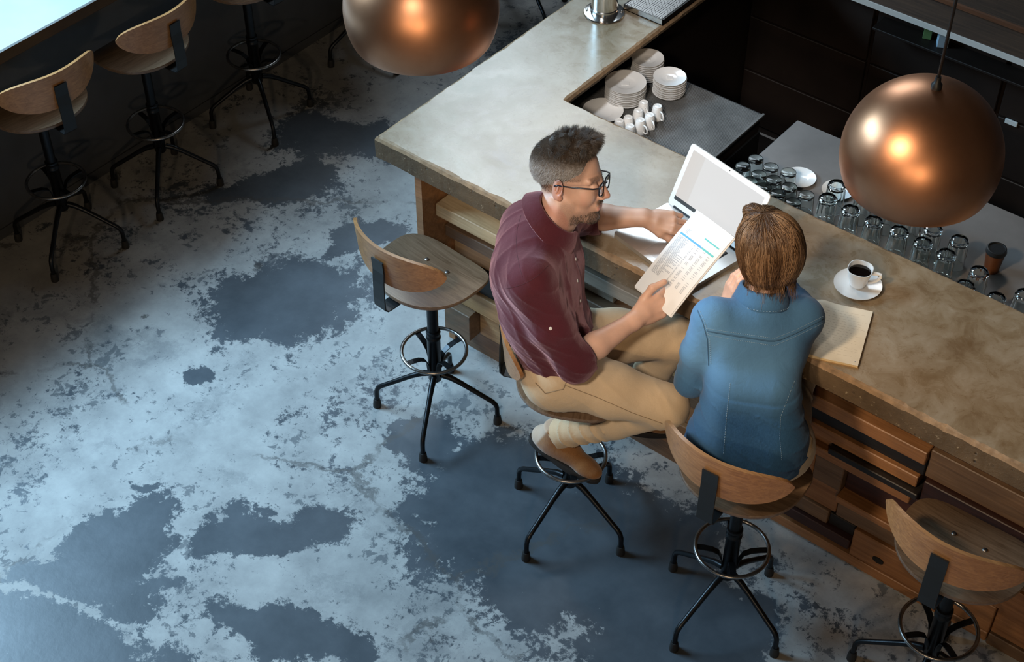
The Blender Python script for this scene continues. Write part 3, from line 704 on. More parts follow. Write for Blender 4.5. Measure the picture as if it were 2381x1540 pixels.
# ---------------------------------------------------------------- coffee cup and saucer on the bar
sp = at(1994, 664, 1.088)
o = MB().lathe([(0, .004), (.030, .004), (.033, .0055), (.045, .007), (.078, .0155), (.080, .0165), (.080, .015), (.045, .003), (.036, 0), (.03, 0), (.028, .002), (0, .002)], 56).build('saucer', M_WHITE, None, True, sharp=50)
o.location = (sp[0], sp[1], 1.0805); tag(o, 'white saucer under the coffee cup beside the notebook', 'saucer')
cu = empty('coffee_cup', (sp[0] - .004, sp[1] + .006, 1.085), 0.25); tag(cu, 'white cup of black coffee on a saucer by the notebook', 'cup')
def sq_cup():
    mb = MB(); n = 48
    def ring(r, z, sq):
        return [((lambda a: (r * (1 + sq * (.07 * math.cos(4 * a) * -1)) * math.cos(a), r * (1 + sq * (.07 * math.cos(4 * a) * -1)) * math.sin(a), z))(2 * math.pi * k / n)) for k in range(n)]
    hgt = .072
    G_ = [ring(.0005, 0, 0), ring(.022, 0, 0), ring(.026, .002, .1), ring(.029, .012, .2), ring(.034, .03, .3), ring(.039, .05, .45), ring(.0435, hgt - .002, .6), ring(.0430, hgt, .6), ring(.0405, hgt, .6), ring(.0395, hgt - .003, .6), ring(.036, .05, .45), ring(.030, .03, .3), ring(.024, .010, .2), ring(.0005, .006, 0)]
    vs = [p for q in G_ for p in q]; fs = []
    for i in range(len(G_) - 1):
        for k in range(n): fs.append((i * n + k, i * n + (k + 1) % n, (i + 1) * n + (k + 1) % n, (i + 1) * n + k))
    return mb.add(vs, fs)
sq_cup().build('cup_body', M_WHITE, cu, True, sharp=60)
M_COFFEE = plain('black_coffee', (.006, .003, .002), .08)
MB().lathe([(0, .0575), (.0365, .0575), (.0365, .0565), (0, .0560)], 40).build('coffee', M_COFFEE, cu, True, sharp=40)
hh = MB(); hp = [(.040, 0, .060), (.058, 0, .063), (.069, 0, .061), (.070, 0, .052), (.060, 0, .036), (.048, 0, .026), (.033, 0, .020)]
h_ = hh.tube(hp, 0, flat=(.006, .011), up=(0, 1, 0)).build('handle', M_WHITE, cu, True, sharp=50); h_.rotation_euler = (0, 0, .12)

# ---------------------------------------------------------------- notebook
M_PAGE = plain('cream_paper', (.72, .655, .53), .75, 0, .2, 0, .04, 20); M_PAGEE = plain('page_block', (.62, .48, .28), .8, 0, .2, 0, .12, 90); M_INK = plain('grey_ink', (.42, .37, .31), .8); M_DOT = plain('blue_ink', (.03, .06, .16), .6)
s0 = np.array([1.736, .238]); tr_ = np.array([1.916, .307]); br_ = np.array([2.003, .057])
ux = tr_ - s0; W_ = np.linalg.norm(ux); ux /= W_; uy = (br_ - tr_); H_ = np.linalg.norm(uy); uy /= H_
nb = empty('notebook', (s0[0], s0[1], 1.0805)); tag(nb, 'open cream notebook with handwriting beside the woman', 'notebook')
def pg(side):
    def hz(s): return .004 + .007 * math.exp(-((s - .028) / .030) ** 2) * (1 if s > .0 else 1) * (s / .028 if s < .028 else 1) + .006
    top = []; bot = []
    for i in range(25):
        s = W_ * i / 24
        for_t = []; for_b = []
        for j in range(9):
            t = H_ * j / 8
            q = side * ux * s + uy * t
            for_t.append((q[0], q[1], hz(s))); for_b.append((q[0], q[1], .002))
        top.append(for_t); bot.append(for_b)
    mb = MB(); mb.mi = 0; mb.grid(top); mb.mi = 1; mb.grid(bot); mb.grid([[top[i][0], bot[i][0]] for i in range(25)]); mb.grid([[top[i][8], bot[i][8]] for i in range(25)]); mb.grid([[top[24][j], bot[24][j]] for j in range(9)]); mb.grid([[top[0][j], bot[0][j]] for j in range(9)])
    return mb, hz
mbp, hz = pg(1); mbp.build('right_page', [M_PAGE, M_PAGEE], nb, True, sharp=40)
mbp, _ = pg(-1); mbp.build('left_page', [M_PAGE, M_PAGEE], nb, True, sharp=40)
cv = MB(); cc = [ -ux * (W_ + .003) - uy * .003, ux * (W_ + .003) - uy * .003, ux * (W_ + .003) + uy * (H_ + .003), -ux * (W_ + .003) + uy * (H_ + .003)]
cv.prism([tuple(q) for q in cc], 0, .002).build('cover', plain('tan_cover', (.35, .22, .10), .6), nb)
ink = MB()
for ln in range(18):
    t = .030 + ln * .0118; s = .045 + random.uniform(-.004, .006); end = W_ - random.uniform(.012, .07 if ln % 3 else .02)
    while s < end:
        wl = random.uniform(.006, .02); pts = []
        for k in range(int(wl / .0013)):
            ss = s + k * .0013; tt = t + random.uniform(-.0010, .0010); q = ux * ss + uy * tt; pts.append((q[0], q[1], hz(ss) + .0004))
        if len(pts) > 2: ink.tube(pts, .00016, 3, cap=False)
        s += wl + random.uniform(.003, .006)
ink.build('handwriting', M_INK, nb, weld=False)
q = ux * (W_ - .012) + uy * (H_ - .016); MB().lathe([(0, 0), (.0016, 0), (.0016, .0006), (0, .0006)], 8, (q[0], q[1], hz(.15))).build('ink_dot', M_DOT, nb)

# ---------------------------------------------------------------- laptop
M_ALU = plain('silver_aluminium', (.62, .62, .61), .32, .75); M_BEZ = plain('white_lid_rim', (.88, .88, .86), .5); M_KEY = plain('black_keys', (.012, .012, .013), .5)
lw, ld = .373, .262; la = math.radians(-11.9)
lp = empty('laptop', (1.026, .091, 1.0805), la); tag(lp, 'open silver laptop with a pale screen on the bar', 'laptop')
def rrect(w_, d_, r, n=6, o=(0, 0)):
    pts = []
    for cx_, cy_, a0 in ((w_ - r, r, -90), (w_ - r, d_ - r, 0), (r, d_ - r, 90), (r, r, 180)):
        for k in range(n + 1):
            a = math.radians(a0 + 90 * k / n); pts.append((o[0] + cx_ + r * math.cos(a), o[1] + cy_ + r * math.sin(a)))
    return pts
MB().prism(rrect(lw, ld, .012), 0.0, .017).build('base', M_ALU, lp)
MB().prism(rrect(lw * .76, .098, .004, 4, (lw * .12, .132)), .0168, .0173).build('keyboard_well', M_KEY, lp)
kb = empty; ky = None
for r_ in range(6):
    nk = 14
    for k in range(nk):
        kw = lw * .75 / nk
        if r_ == 5 and 4 <= k <= 8:
            if k != 4: continue
            w2 = kw * 5 - .002
        else: w2 = kw - .002
        x = lw * .125 + k * kw; y = .214 - r_ * .0158
        MB().box(x, x + w2, y, y + .0135, .0173, .0187, .0004).build('key', plain('key_black', (.010, .010, .011), .45) if ky is None else ky.data.materials[0], lp) if ky is None else None
        if ky is None: ky = bpy.data.objects['key']
        else: MB().box(x, x + w2, y, y + .0135, .0173, .0187, .0004).build('key', ky.data.materials[0], lp)
MB().prism(rrect(.105, .078, .004, 4, (lw / 2 - .0525, .022)), .0168, .0172).build('trackpad', plain('grey_trackpad', (.50, .49, .49), .3, .6), lp)
scr = empty('screen_lid', (0, ld - .004, .017)); scr.parent = lp; scr.rotation_euler = (math.radians(-24), 0, 0)
S_H = .236
def up(poly, y0, y1): return MB().prism(poly, y0, y1, 'y')
up(rrect(lw, S_H, .012), 0, .006).build('lid', M_BEZ, scr)
def screen_mat():
    m, nt, b = new_mat('lit_screen')
    v = coords(nt); sep = N(nt, 'ShaderNodeSeparateXYZ'); L(nt, v, sep.inputs[0])
    left = ramp(nt, math_(nt, 'DIVIDE', sep.outputs[0], lw), [(.05, (.80, .76, .72)), (.20, (.80, .78, .75)), (.21, (.86, .86, .85)), (1, (.84, .84, .84))])
    dock = ramp(nt, math_(nt, 'DIVIDE', sep.outputs[2], S_H), [(.155, (.055, .075, .085)), (.165, (1, 1, 1))], 'CONSTANT')
    c = mixc(nt, 1.0, left, dock, 'MULTIPLY')
    b.inputs['Base Color'].default_value = (.03, .03, .032, 1); b.inputs['Roughness'].default_value = .22
    L(nt, c, b.inputs['Emission Color']); b.inputs['Emission Strength'].default_value = .86
    return m
up(rrect(lw - .036, S_H - .044, .002, 2, (.018, .026)), -.0006, 0).build('screen', screen_mat(), scr)
for k, cst in enumerate(((.02, .30, .34), (.30, .32, .34), (.05, .20, .40), (.35, .35, .33))):
    up(rrect(.012, .009, .002, 3, (.13 + k * .018, .031)), -.0011, -.0006).build('screen_icon', plain('icon_%d' % k, cst, .3), scr)
MB().lathe([(0, 0), (.0022, 0), (.0022, .0005), (0, .0005)], 10, (0, 0, 0)).build('webcam', M_KEY, scr).location = (lw / 2, -.0003, S_H - .008)
bpy.data.objects['webcam'].rotation_euler = (math.pi / 2, 0, 0)
MB().tube([(.03, ld - .003, .018), (lw - .03, ld - .003, .018)], .0045, 10).build('hinge', M_KEY, lp, True)

# ---------------------------------------------------------------- printed sheet held by the man
TLp, TRp, BLp = np.array([1.293, .18, 1.28]), np.array([1.484, .109, 1.31]), np.array([1.23, -.068, 1.08])
ex = TRp - TLp; PW = np.linalg.norm(ex); ex /= PW; ey = BLp - TLp; ey -= ex * (ey @ ex); PH = np.linalg.norm(ey); ey /= PH; ez = np.cross(ey, ex)
if ez[2] < 0: ez = -ez
pp = empty('printed_sheets', tuple(TLp)); tag(pp, 'printed table sheets the man holds over the laptop', 'paper')
M_PAPER = plain('white_paper', (.74, .745, .75), .6, 0, .3); M_TXT = plain('printed_text', (.36, .38, .42), .8); M_BLU = plain('blue_print', (.10, .36, .66), .7); M_TEA = plain('teal_print', (.12, .50, .52), .7)
def pp_pt(u, v, h=0.0):
    """u across, v down the sheet in metres; gentle bow"""
    bow = .010 * math.sin(math.pi * min(1, max(0, u / PW))) + .004 * math.sin(math.pi * v / PH)
    q = ex * u + ey * v + ez * (h + bow); return q
def sheet(dx, dy, h, name, mat, twist=0.0):
    G_ = [[pp_pt(PW * i / 12, PH * j / 16, h + twist * (i / 12)) + ex * dx + ey * dy for j in range(17)] for i in range(13)]
    mb = MB(); mb.grid(G_); mb.grid([[q - ez * .0003 for q in r] for r in G_]); 
    for i in (0, 12): mb.grid([[G_[i][j], G_[i][j] - ez * .0003] for j in range(17)])
    for j in (0, 16): mb.grid([[G_[i][j], G_[i][j] - ez * .0003] for i in range(13)])
    mb.build(name, mat, pp, True, sharp=40)
sheet(0, 0, 0, 'top_sheet', M_PAPER); sheet(.003, .002, -.0012, 'under_sheet', M_PAPER, -.003); sheet(.002, .004, -.0024, 'lowest_sheet', M_PAPER, -.005)
def strip(mb, u0, u1, v0, v1):
    k = max(1, int((u1 - u0) / .02)); mb.grid([[pp_pt(u0 + (u1 - u0) * i / k, v, .0005) for v in (v0, v1)] for i in range(k + 1)])
b1 = MB(); strip(b1, .014, PW - .070, .088, .0945); b1.build('blue_bar', M_BLU, pp)
b2 = MB(); strip(b2, PW - .069, PW - .012, .088, .0945); strip(b2, PW - .085, PW - .014, .058, .063); b2.build('teal_bar', M_TEA, pp)
tx = MB()
cols = [(.016, .030), (.046, .058), (.104, .006), (.122, .012), (.150, .012), (.176, .012)]
for r_ in range(40):
    v = .099 + r_ * .0038
    if v > PH - .05: break
    for ci, (u, wd) in enumerate(cols):
        if ci == 1: wd *= random.choice((.3, .5, .9)) if r_ > 12 else random.uniform(.25, .5)
        if ci >= 2 and random.random() < .35: continue
        strip(tx, u, u + wd * (1 if ci != 0 else random.uniform(.7, 1)), v, v + .0017)
for r_ in range(4): strip(tx, .03, .03 + random.uniform(.012, .022), .066 + r_ * .0045, .0675 + r_ * .0045)
tx.build('printed_rows', M_TXT, pp)
# ---------------------------------------------------------------- sculpting: signed distance fields meshed with surface nets
class SDF:
    def __init__(s, lo, hi, h):
        s.lo = np.array(lo, float); s.h = h; s.n = np.ceil((np.array(hi) - s.lo) / h).astype(int) + 1
        s.d = np.full(s.n, 1.0, np.float32)
    def reg(s, lo, hi):
        a = np.clip(np.floor((np.array(lo) - s.lo) / s.h).astype(int), 0, s.n - 1); b = np.clip(np.ceil((np.array(hi) - s.lo) / s.h).astype(int) + 1, 1, s.n)
        if np.any(b <= a): return None, None
        sl = tuple(slice(a[i], b[i]) for i in range(3))
        ax = [s.lo[i] + s.h * np.arange(a[i], b[i], dtype=np.float32) for i in range(3)]
        return sl, [q.astype(np.float32) for q in np.meshgrid(*ax, indexing='ij', sparse=True)]
    def comb(s, sl, d, k, op):
        o = s.d[sl]
        if op == 'u':
            if k > 0: hh = np.maximum(k - np.abs(o - d), 0) / k; s.d[sl] = np.minimum(o, d) - hh * hh * k * .25
            else: s.d[sl] = np.minimum(o, d)
        else:
            d = -d
            if k > 0: hh = np.maximum(k - np.abs(o - d), 0) / k; s.d[sl] = np.maximum(o, d) + hh * hh * k * .25
            else: s.d[sl] = np.maximum(o, d)
    def cap(s, a, b, ra, rb=None, k=.02, op='u'):
        rb = ra if rb is None else rb; a = np.array(a, float); b = np.array(b, float); pad = max(ra, rb) + k + 3 * s.h
        sl, P = s.reg(np.minimum(a, b) - pad, np.maximum(a, b) + pad)
        if sl is None: return s
        ab = b - a; L2 = max(ab @ ab, 1e-9)
        t = np.clip(((P[0] - a[0]) * ab[0] + (P[1] - a[1]) * ab[1] + (P[2] - a[2]) * ab[2]) / L2, 0, 1)
        d = np.sqrt((P[0] - a[0] - t * ab[0]) ** 2 + (P[1] - a[1] - t * ab[1]) ** 2 + (P[2] - a[2] - t * ab[2]) ** 2) - (ra + (rb - ra) * t)
        s.comb(sl, d.astype(np.float32), k, op); return s
    def chain(s, pts, rs, k=.02):
        for i in range(len(pts) - 1): s.cap(pts[i], pts[i + 1], rs[i], rs[i + 1], k if i == 0 else max(.012, k * .6))
        return s
    def ell(s, c, r, R=None, k=.02, op='u'):
        c = np.array(c, float); r = np.array(r, float); pad = r.max() + k + 3 * s.h
        sl, P = s.reg(c - pad, c + pad)
        if sl is None: return s
        q = [P[0] - c[0], P[1] - c[1], P[2] - c[2]]
        if R is not None: R = np.array(R); q = [q[0] * R[0, i] + q[1] * R[1, i] + q[2] * R[2, i] for i in range(3)]
        k0 = np.sqrt((q[0] / r[0]) ** 2 + (q[1] / r[1]) ** 2 + (q[2] / r[2]) ** 2); k1 = np.sqrt((q[0] / r[0] ** 2) ** 2 + (q[1] / r[1] ** 2) ** 2 + (q[2] / r[2] ** 2) ** 2)
        d = k0 * (k0 - 1) / np.maximum(k1, 1e-6)
        s.comb(sl, d.astype(np.float32), k, op); return s
    def cut(s, c, n, rad):
        """drop what lies past the plane, within a ball"""
        c = np.array(c, float); n = np.array(n, float); n /= np.linalg.norm(n)
        sl, P = s.reg(c - rad, c + rad)
        pl = (P[0] - c[0]) * n[0] + (P[1] - c[1]) * n[1] + (P[2] - c[2]) * n[2]
        ball = np.sqrt((P[0] - c[0]) ** 2 + (P[1] - c[1]) ** 2 + (P[2] - c[2]) ** 2) - rad
        s.d[sl] = np.where(ball < 0, np.maximum(s.d[sl], pl), s.d[sl]); return s
    def warp(s, fn, lo=None, hi=None):
        sl, P = s.reg(s.lo if lo is None else lo, s.lo + s.h * s.n if hi is None else hi)
        s.d[sl] += fn(*P).astype(np.float32); return s
    def mesh(s, smooth=1):
        d = s.d; ins = d < 0
        nx, ny, nz = d.shape
        cnt = np.zeros((nx - 1, ny - 1, nz - 1), np.uint8)
        for i in (0, 1):
            for j in (0, 1):
                for k in (0, 1): cnt += ins[i:nx - 1 + i, j:ny - 1 + j, k:nz - 1 + k]
        act = np.argwhere((cnt > 0) & (cnt < 8)); idx = np.full(cnt.shape, -1, np.int32); idx[tuple(act.T)] = np.arange(len(act))
        acc = np.zeros((len(act), 3)); num = np.zeros(len(act))
        cr = [(i, j, k) for i in (0, 1) for j in (0, 1) for k in (0, 1)]
        val = {c: d[act[:, 0] + c[0], act[:, 1] + c[1], act[:, 2] + c[2]].astype(np.float64) for c in cr}
        for c in cr:
            for ax in range(3):
                if c[ax] == 0:
                    e = list(c); e[ax] = 1; e = tuple(e); va, vb = val[c], val[e]; m = (va < 0) != (vb < 0)
                    t = np.where(m, va / np.where(m, va - vb, 1), 0)
                    p = np.array(c, float)[None].repeat(len(act), 0); p[:, ax] += t
                    acc[m] += p[m]; num[m] += 1
        V = (act + acc / num[:, None]) * s.h + s.lo
        F = []
        for ax in range(3):
            b, c = [(1, 2), (2, 0), (0, 1)][ax]
            n0 = [nx, ny, nz]; sa = [slice(None)] * 3; sb = [slice(None)] * 3
            sa[ax] = slice(0, n0[ax] - 1); sb[ax] = slice(1, n0[ax])
            A = ins[tuple(sa)]; B = ins[tuple(sb)]; e = np.argwhere(A != B)
            e = e[(e[:, b] > 0) & (e[:, c] > 0) & (e[:, b] < n0[b] - 1) & (e[:, c] < n0[c] - 1)]
            fl = A[tuple(e.T)]
            def g(db, dc):
                q = e.copy(); q[:, b] += db; q[:, c] += dc; return idx[tuple(q.T)]
            Q = np.stack([g(-1, -1), g(0, -1), g(0, 0), g(-1, 0)], 1)
            Q[~fl] = Q[~fl][:, ::-1]; F.append(Q)
        F = np.concatenate(F); F = F[(F >= 0).all(1)]
        for _ in range(smooth):
            S = np.zeros_like(V); cN = np.zeros(len(V))
            for i in range(4):
                a, b = F[:, i], F[:, (i + 1) % 4]
                np.add.at(S, a, V[b]); np.add.at(S, b, V[a]); np.add.at(cN, a, 1); np.add.at(cN, b, 1)
            V = V * .5 + .5 * S / np.maximum(cN, 1)[:, None]
        return V, F
def fast_mesh(name, V, F, mats, parent=None, attrs=None, off=(0, 0, 0), smooth=True, mi=None):
    V = np.asarray(V, float) - np.array(off); F = np.asarray(F); nf, k = F.shape
    me = bpy.data.meshes.new(name); me.vertices.add(len(V)); me.vertices.foreach_set('co', V.ravel())
    me.loops.add(nf * k); me.loops.foreach_set('vertex_index', F.ravel().astype(np.int32)); me.polygons.add(nf)
    me.polygons.foreach_set('loop_start', np.arange(0, nf * k, k, dtype=np.int32))
    for m in (mats if isinstance(mats, (list, tuple)) else [mats]): me.materials.append(m)
    me.polygons.foreach_set('use_smooth', np.full(nf, smooth))
    if mi is not None: me.polygons.foreach_set('material_index', np.asarray(mi, np.int32))
    for an, av in (attrs or {}).items():
        a = me.attributes.new(an, 'FLOAT', 'POINT'); a.data.foreach_set('value', np.asarray(av, np.float32))
    me.update(calc_edges=True); me.validate()
    o = bpy.data.objects.new(name, me); COL.objects.link(o)
    if parent is not None: o.parent = parent
    return o
def join_vf(parts):
    V = []; F = []; b = 0
    for v, f in parts: V.append(v); F.append(f + b); b += len(v)
    return np.concatenate(V), np.concatenate(F)
def nrm(v): v = np.array(v, float); return v / np.linalg.norm(v)
def frame(x, z):
    x = nrm(x); z = np.array(z, float); z = nrm(z - x * (z @ x)); y = np.cross(z, x); return np.stack([x, y, z], 1)
def hand(S, W, d, n, side, curls, sc_=1.0, spread=.10, thumb=None, k0=.010):
    """side +1 right, -1 left; curls: per finger (mcp, pip, dip) degrees; returns fingertips"""
    Rm = frame(d, n); T = lambda p: np.array(W) + Rm @ (np.array(p) * np.array([1, side, 1]) * sc_)
    ys = [.030, .0105, -.0095, -.028]; L_ = [(.044, .026, .021), (.048, .031, .022), (.044, .029, .021), (.034, .021, .019)]
    S.ell(T((.045, .002, -.004)), np.array((.050, .040, .0165)) * sc_, Rm, k0)
    S.cap(T((-.01, 0, 0)), T((.03, .004, -.002)), .026 * sc_, .024 * sc_, .02)
    S.cap(T((.018, .018, -.010)), T((.052, .040, -.014)), .0165 * sc_, .0135 * sc_, .014)
    tips = []; nails = []
    for i in range(4):
        kx = [.088, .092, .088, .080][i]; p = np.array((kx, ys[i], .002 if i in (1, 2) else -.001)); S.cap(T((.03, ys[i] * .6, 0)), T(p), .0115 * sc_, .0112 * sc_, k0)
        a = 0.0; sp = (ys[i] / .03) * spread; r = [.0102, .0105, .0100, .0088][i]
        for j in range(3):
            a += math.radians(curls[i][j]); v = np.array((math.cos(a) * math.cos(sp), math.sin(sp), -math.sin(a))); q = p + v * L_[i][j]
            rb = r * (.93 if j < 2 else .82); S.cap(T(p), T(q), r * sc_, rb * sc_, .0045); S.ell(T(q), np.array([rb * 1.04] * 3) * sc_, None, .003) if j < 2 else None
            p = q; r = rb
        tips.append(T(p)); nails.append((T(p - v * .002 + np.array((math.sin(a), 0, math.cos(a))) * r * .8), T.__call__))
    th = thumb or [(.052, .041, -.014), (.086, .060, -.020), (.112, .064, -.024)]
    rs = [.0130, .0112, .0092]
    for j in range(len(th) - 1): S.cap(T(th[j]), T(th[j + 1]), rs[j] * sc_, rs[j + 1] * sc_, .008)
    return tips
def head(S, T, Rm, s, male=True):
    E = lambda c, r, k=.02, op='u', Rr=None: S.ell(T(c), np.array(r) * s, Rm if Rr is None else Rm @ Rr, k, op)
    Cp = lambda a, b, ra, rb=None, k=.015, op='u': S.cap(T(a), T(b), ra * s, (ra if rb is None else rb) * s, k, op)
    E((-.016, 0, .045), (.098, .0755, .086)); E((.030, 0, -.020), (.060, .062, .088), .03)
    for y in (-1, 1):
        Cp((-.012, y * .050, -.058), (.058, y * .020, -.104), .017, .015, .025)
        E((.058, y * .038, -.030), (.026, .022, .026), .02)
        Cp((.082, y * .010, .020), (.070, y * .046, .018), .010, .008, .012)
        E((.096, y * .031, .000), (.014, .015, .011), .010, 'c')
        E((.079, y * .031, .000), (.0145, .0150, .0130), .003)
        E((.100, y * .0115, -.039), (.010, .0075, .008), .006)
        ay = math.radians(18)
        Re = np.array(Euler((0, 0, y * .45)).to_matrix()) @ np.array(Euler((0, .22, 0)).to_matrix())
        E((-.014, y * .079, -.004), (.019, .0065, .033), .006, 'u', Re)
        E((-.008, y * .0855, .001), (.0105, .0055, .021), .003, 'c', Re); E((-.012, y * .0835, -.002), (.004, .003, .014), .002, 'u', Re)
        E((-.008, y * .078, -.030), (.009, .006, .010), .005)
    Cp((.090, 0, .010), (.114, 0, -.034), .0075, .0098, .011)
    E((.070, 0, -.104), (.024, .024, .020), .02)
    E((.078, 0, -.066), (.020, .026, .020), .015)
    Cp((.0935, -.018, -.0625), (.0935, .018, -.0625), .0052, None, .006); Cp((.091, -.015, -.0755), (.091, .015, -.0755), .0062, None, .006)
    Cp((.100, -.020, -.069), (.100, .020, -.069), .0022, None, .003, 'c')
def strands(name, roots, step_fn, nseg, rad, mat, parent, off, sides=3, lens=None):
    """roots (n,3); step_fn(points, i) -> next points; tubes tapering to the tip"""
    pts = [roots]
    for i in range(nseg): pts.append(step_fn(pts[-1], i))
    P = np.stack(pts, 1); n, m = P.shape[:2]
    T = np.gradient(P, axis=1); T /= np.maximum(np.linalg.norm(T, axis=2, keepdims=True), 1e-9)
    a = np.zeros_like(T); a[..., 2] = 1; a[np.abs(T[..., 2]) > .9] = (1, 0, 0)
    U = np.cross(T, a); U /= np.maximum(np.linalg.norm(U, axis=2, keepdims=True), 1e-9); Vv = np.cross(T, U)
    tp = np.linspace(1, .25, m)[None, :, None] * (rad if np.isscalar(rad) else np.asarray(rad)[:, None, None])
    rings = np.stack([P + tp * (math.cos(2 * math.pi * k / sides) * U + math.sin(2 * math.pi * k / sides) * Vv) for k in range(sides)], 2)
    V = rings.reshape(-1, 3); b = np.arange(n)[:, None, None] * m * sides + np.arange(m - 1)[None, :, None] * sides; k = np.arange(sides)[None, None, :]; k2 = (k + 1) % sides
    F = np.stack([b + k, b + k2, b + sides + k2, b + sides + k], -1).reshape(-1, 4)
    tone = np.repeat(rng.random(n), m * sides); along = np.tile(np.repeat(np.linspace(0, 1, m), sides), n)
    return fast_mesh(name, V, F, mat, parent, {'tone': tone, 'along': along}, off)
def sample_surface(V, F, n):
    tri = np.concatenate([F[:, [0, 1, 2]], F[:, [0, 2, 3]]]); a, b, c = V[tri[:, 0]], V[tri[:, 1]], V[tri[:, 2]]
    cr = np.cross(b - a, c - a); ar = np.linalg.norm(cr, axis=1); nn = cr / np.maximum(ar[:, None], 1e-12)
    i = rng.choice(len(tri), n, p=ar / ar.sum()); u = rng.random((n, 2)); f = u.sum(1) > 1; u[f] = 1 - u[f]
    return a[i] + (b[i] - a[i]) * u[:, :1] + (c[i] - a[i]) * u[:, 1:], nn[i]

# skin, hair, cloth
def attr(nt, name):
    n = N(nt, 'ShaderNodeAttribute'); n.attribute_name = name; return n.outputs['Fac']
def skin_mat(name, base, red, hairc):
    m, nt, b = new_mat(name)
    v = coords(nt); n = noise(nt, v, 22, 6, .6); n2 = noise(nt, v, 400, 2, .5)
    c = ramp(nt, n, [(.3, tuple(q * .86 for q in base)), (.7, base)])
    c = mixc(nt, attr(nt, 'flush'), c, red)
    st = math_(nt, 'MULTIPLY', attr(nt, 'beard'), ramp(nt, n2, [(.25, (.55,) * 3), (.7, (1, 1, 1))]))
    c = mixc(nt, st, c, hairc)
    L(nt, c, b.inputs['Base Color']); b.inputs['Roughness'].default_value = .48
    b.inputs['Subsurface Weight'].default_value = .12; b.inputs['Subsurface Radius'].default_value = (.012, .004, .002); b.inputs['Subsurface Scale'].default_value = .5
    bump(nt, b, n2, .08, .001)
    return m
def hair_mat(name, stops, rough=.35):
    m, nt, b = new_mat(name)
    c = ramp(nt, attr(nt, 'tone'), stops); L(nt, c, b.inputs['Base Color']); b.inputs['Roughness'].default_value = rough
    b.inputs['Specular IOR Level'].default_value = .5; b.inputs['Anisotropic'].default_value = .5
    return m
def cloth_mat(name, c1, c2, weave=700, sheen=.25, rough=.8, pale_tone=None, sheen_tint=(1, 1, 1)):
    # weave: size of the yarn mottling
    m, nt, b = new_mat(name)
    v = coords(nt); n = noise(nt, v, 5, 6, .6); wv = noise(nt, coords(nt, 'Object', (1, 1, .35)), weave, 2, .5)
    f = math_(nt, 'ADD', math_(nt, 'MULTIPLY', n, .62), math_(nt, 'MULTIPLY', wv, .38))
    c = ramp(nt, f, [(.32, c1), (.68, c2)])
    if pale_tone: c = mixc(nt, attr(nt, 'pale_tone'), c, pale_tone)
    L(nt, c, b.inputs['Base Color']); b.inputs['Roughness'].default_value = rough
    b.inputs['Sheen Weight'].default_value = sheen; b.inputs['Sheen Roughness'].default_value = .5; b.inputs['Sheen Tint'].default_value = (*sheen_tint, 1)
    b.inputs['Specular IOR Level'].default_value = .2
    cr_ = noise(nt, v, 28, 4, .55, .6)
    bump(nt, b, math_(nt, 'ADD', math_(nt, 'MULTIPLY', cr_, 1.0), math_(nt, 'MULTIPLY', wv, .12)), .35, .006)
    return m
M_SKIN_M = skin_mat('man_skin', (.66, .40, .29), (.58, .23, .17), (.030, .024, .020))
M_SKIN_W = skin_mat('woman_skin', (.68, .43, .33), (.60, .27, .21), (.030, .024, .020))
M_HAIR_M = hair_mat('greying_hair', [(0, (.018, .013, .010)), (.35, (.070, .050, .034)), (.60, (.15, .12, .095)), (.74, (.36, .345, .33)), (1, (.70, .69, .68))])
M_HAIR_W = hair_mat('brown_hair', [(0, (.030, .014, .006)), (.45, (.085, .042, .018)), (.75, (.21, .118, .058)), (1, (.38, .225, .12))], .38)
M_HAIRB = hair_mat('hair_base', [(0, (.014, .010, .008)), (.35, (.040, .028, .019)), (.55, (.12, .10, .085)), (1, (.46, .45, .44))], .95); M_HAIRB.node_tree.nodes['Principled BSDF'].inputs['Specular IOR Level'].default_value = .08
M_HAIRWB = hair_mat('brown_hair_base', [(0, (.030, .014, .006)), (.5, (.085, .042, .018)), (1, (.2, .11, .055))], .8); M_HAIRWB.node_tree.nodes['Principled BSDF'].inputs['Specular IOR Level'].default_value = .15
M_SHIRT = cloth_mat('maroon_cotton', (.050, .007, .012), (.092, .0145, .024), 700, .50, .75, None, (.9, .55, .6))
M_CHINO = cloth_mat('beige_chino', (.50, .365, .225), (.64, .485, .315), 900, .15, .85)
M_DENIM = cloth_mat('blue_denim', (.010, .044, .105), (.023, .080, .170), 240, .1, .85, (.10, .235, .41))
M_CHINO_W = cloth_mat('cream_trousers', (.45, .36, .25), (.58, .48, .35), 900, .15, .85)
M_SUEDE = cloth_mat('tan_suede', (.20, .088, .028), (.33, .155, .055), 300, .4, .9, (.52, .40, .30))
M_SOLE = plain('dark_sole', (.020, .016, .013), .7); M_HEELC = plain('pale_heel_leather', (.42, .30, .21), .55, 0, .4, 0, .1)
M_BUTTON = plain('white_button', (.72, .70, .66), .35); M_FRAME = plain('dark_blue_frame', (.012, .016, .026), .25)
M_EYE = plain('eye_white', (.55, .53, .50), .15); M_IRIS = plain('dark_iris', (.02, .012, .008), .15)
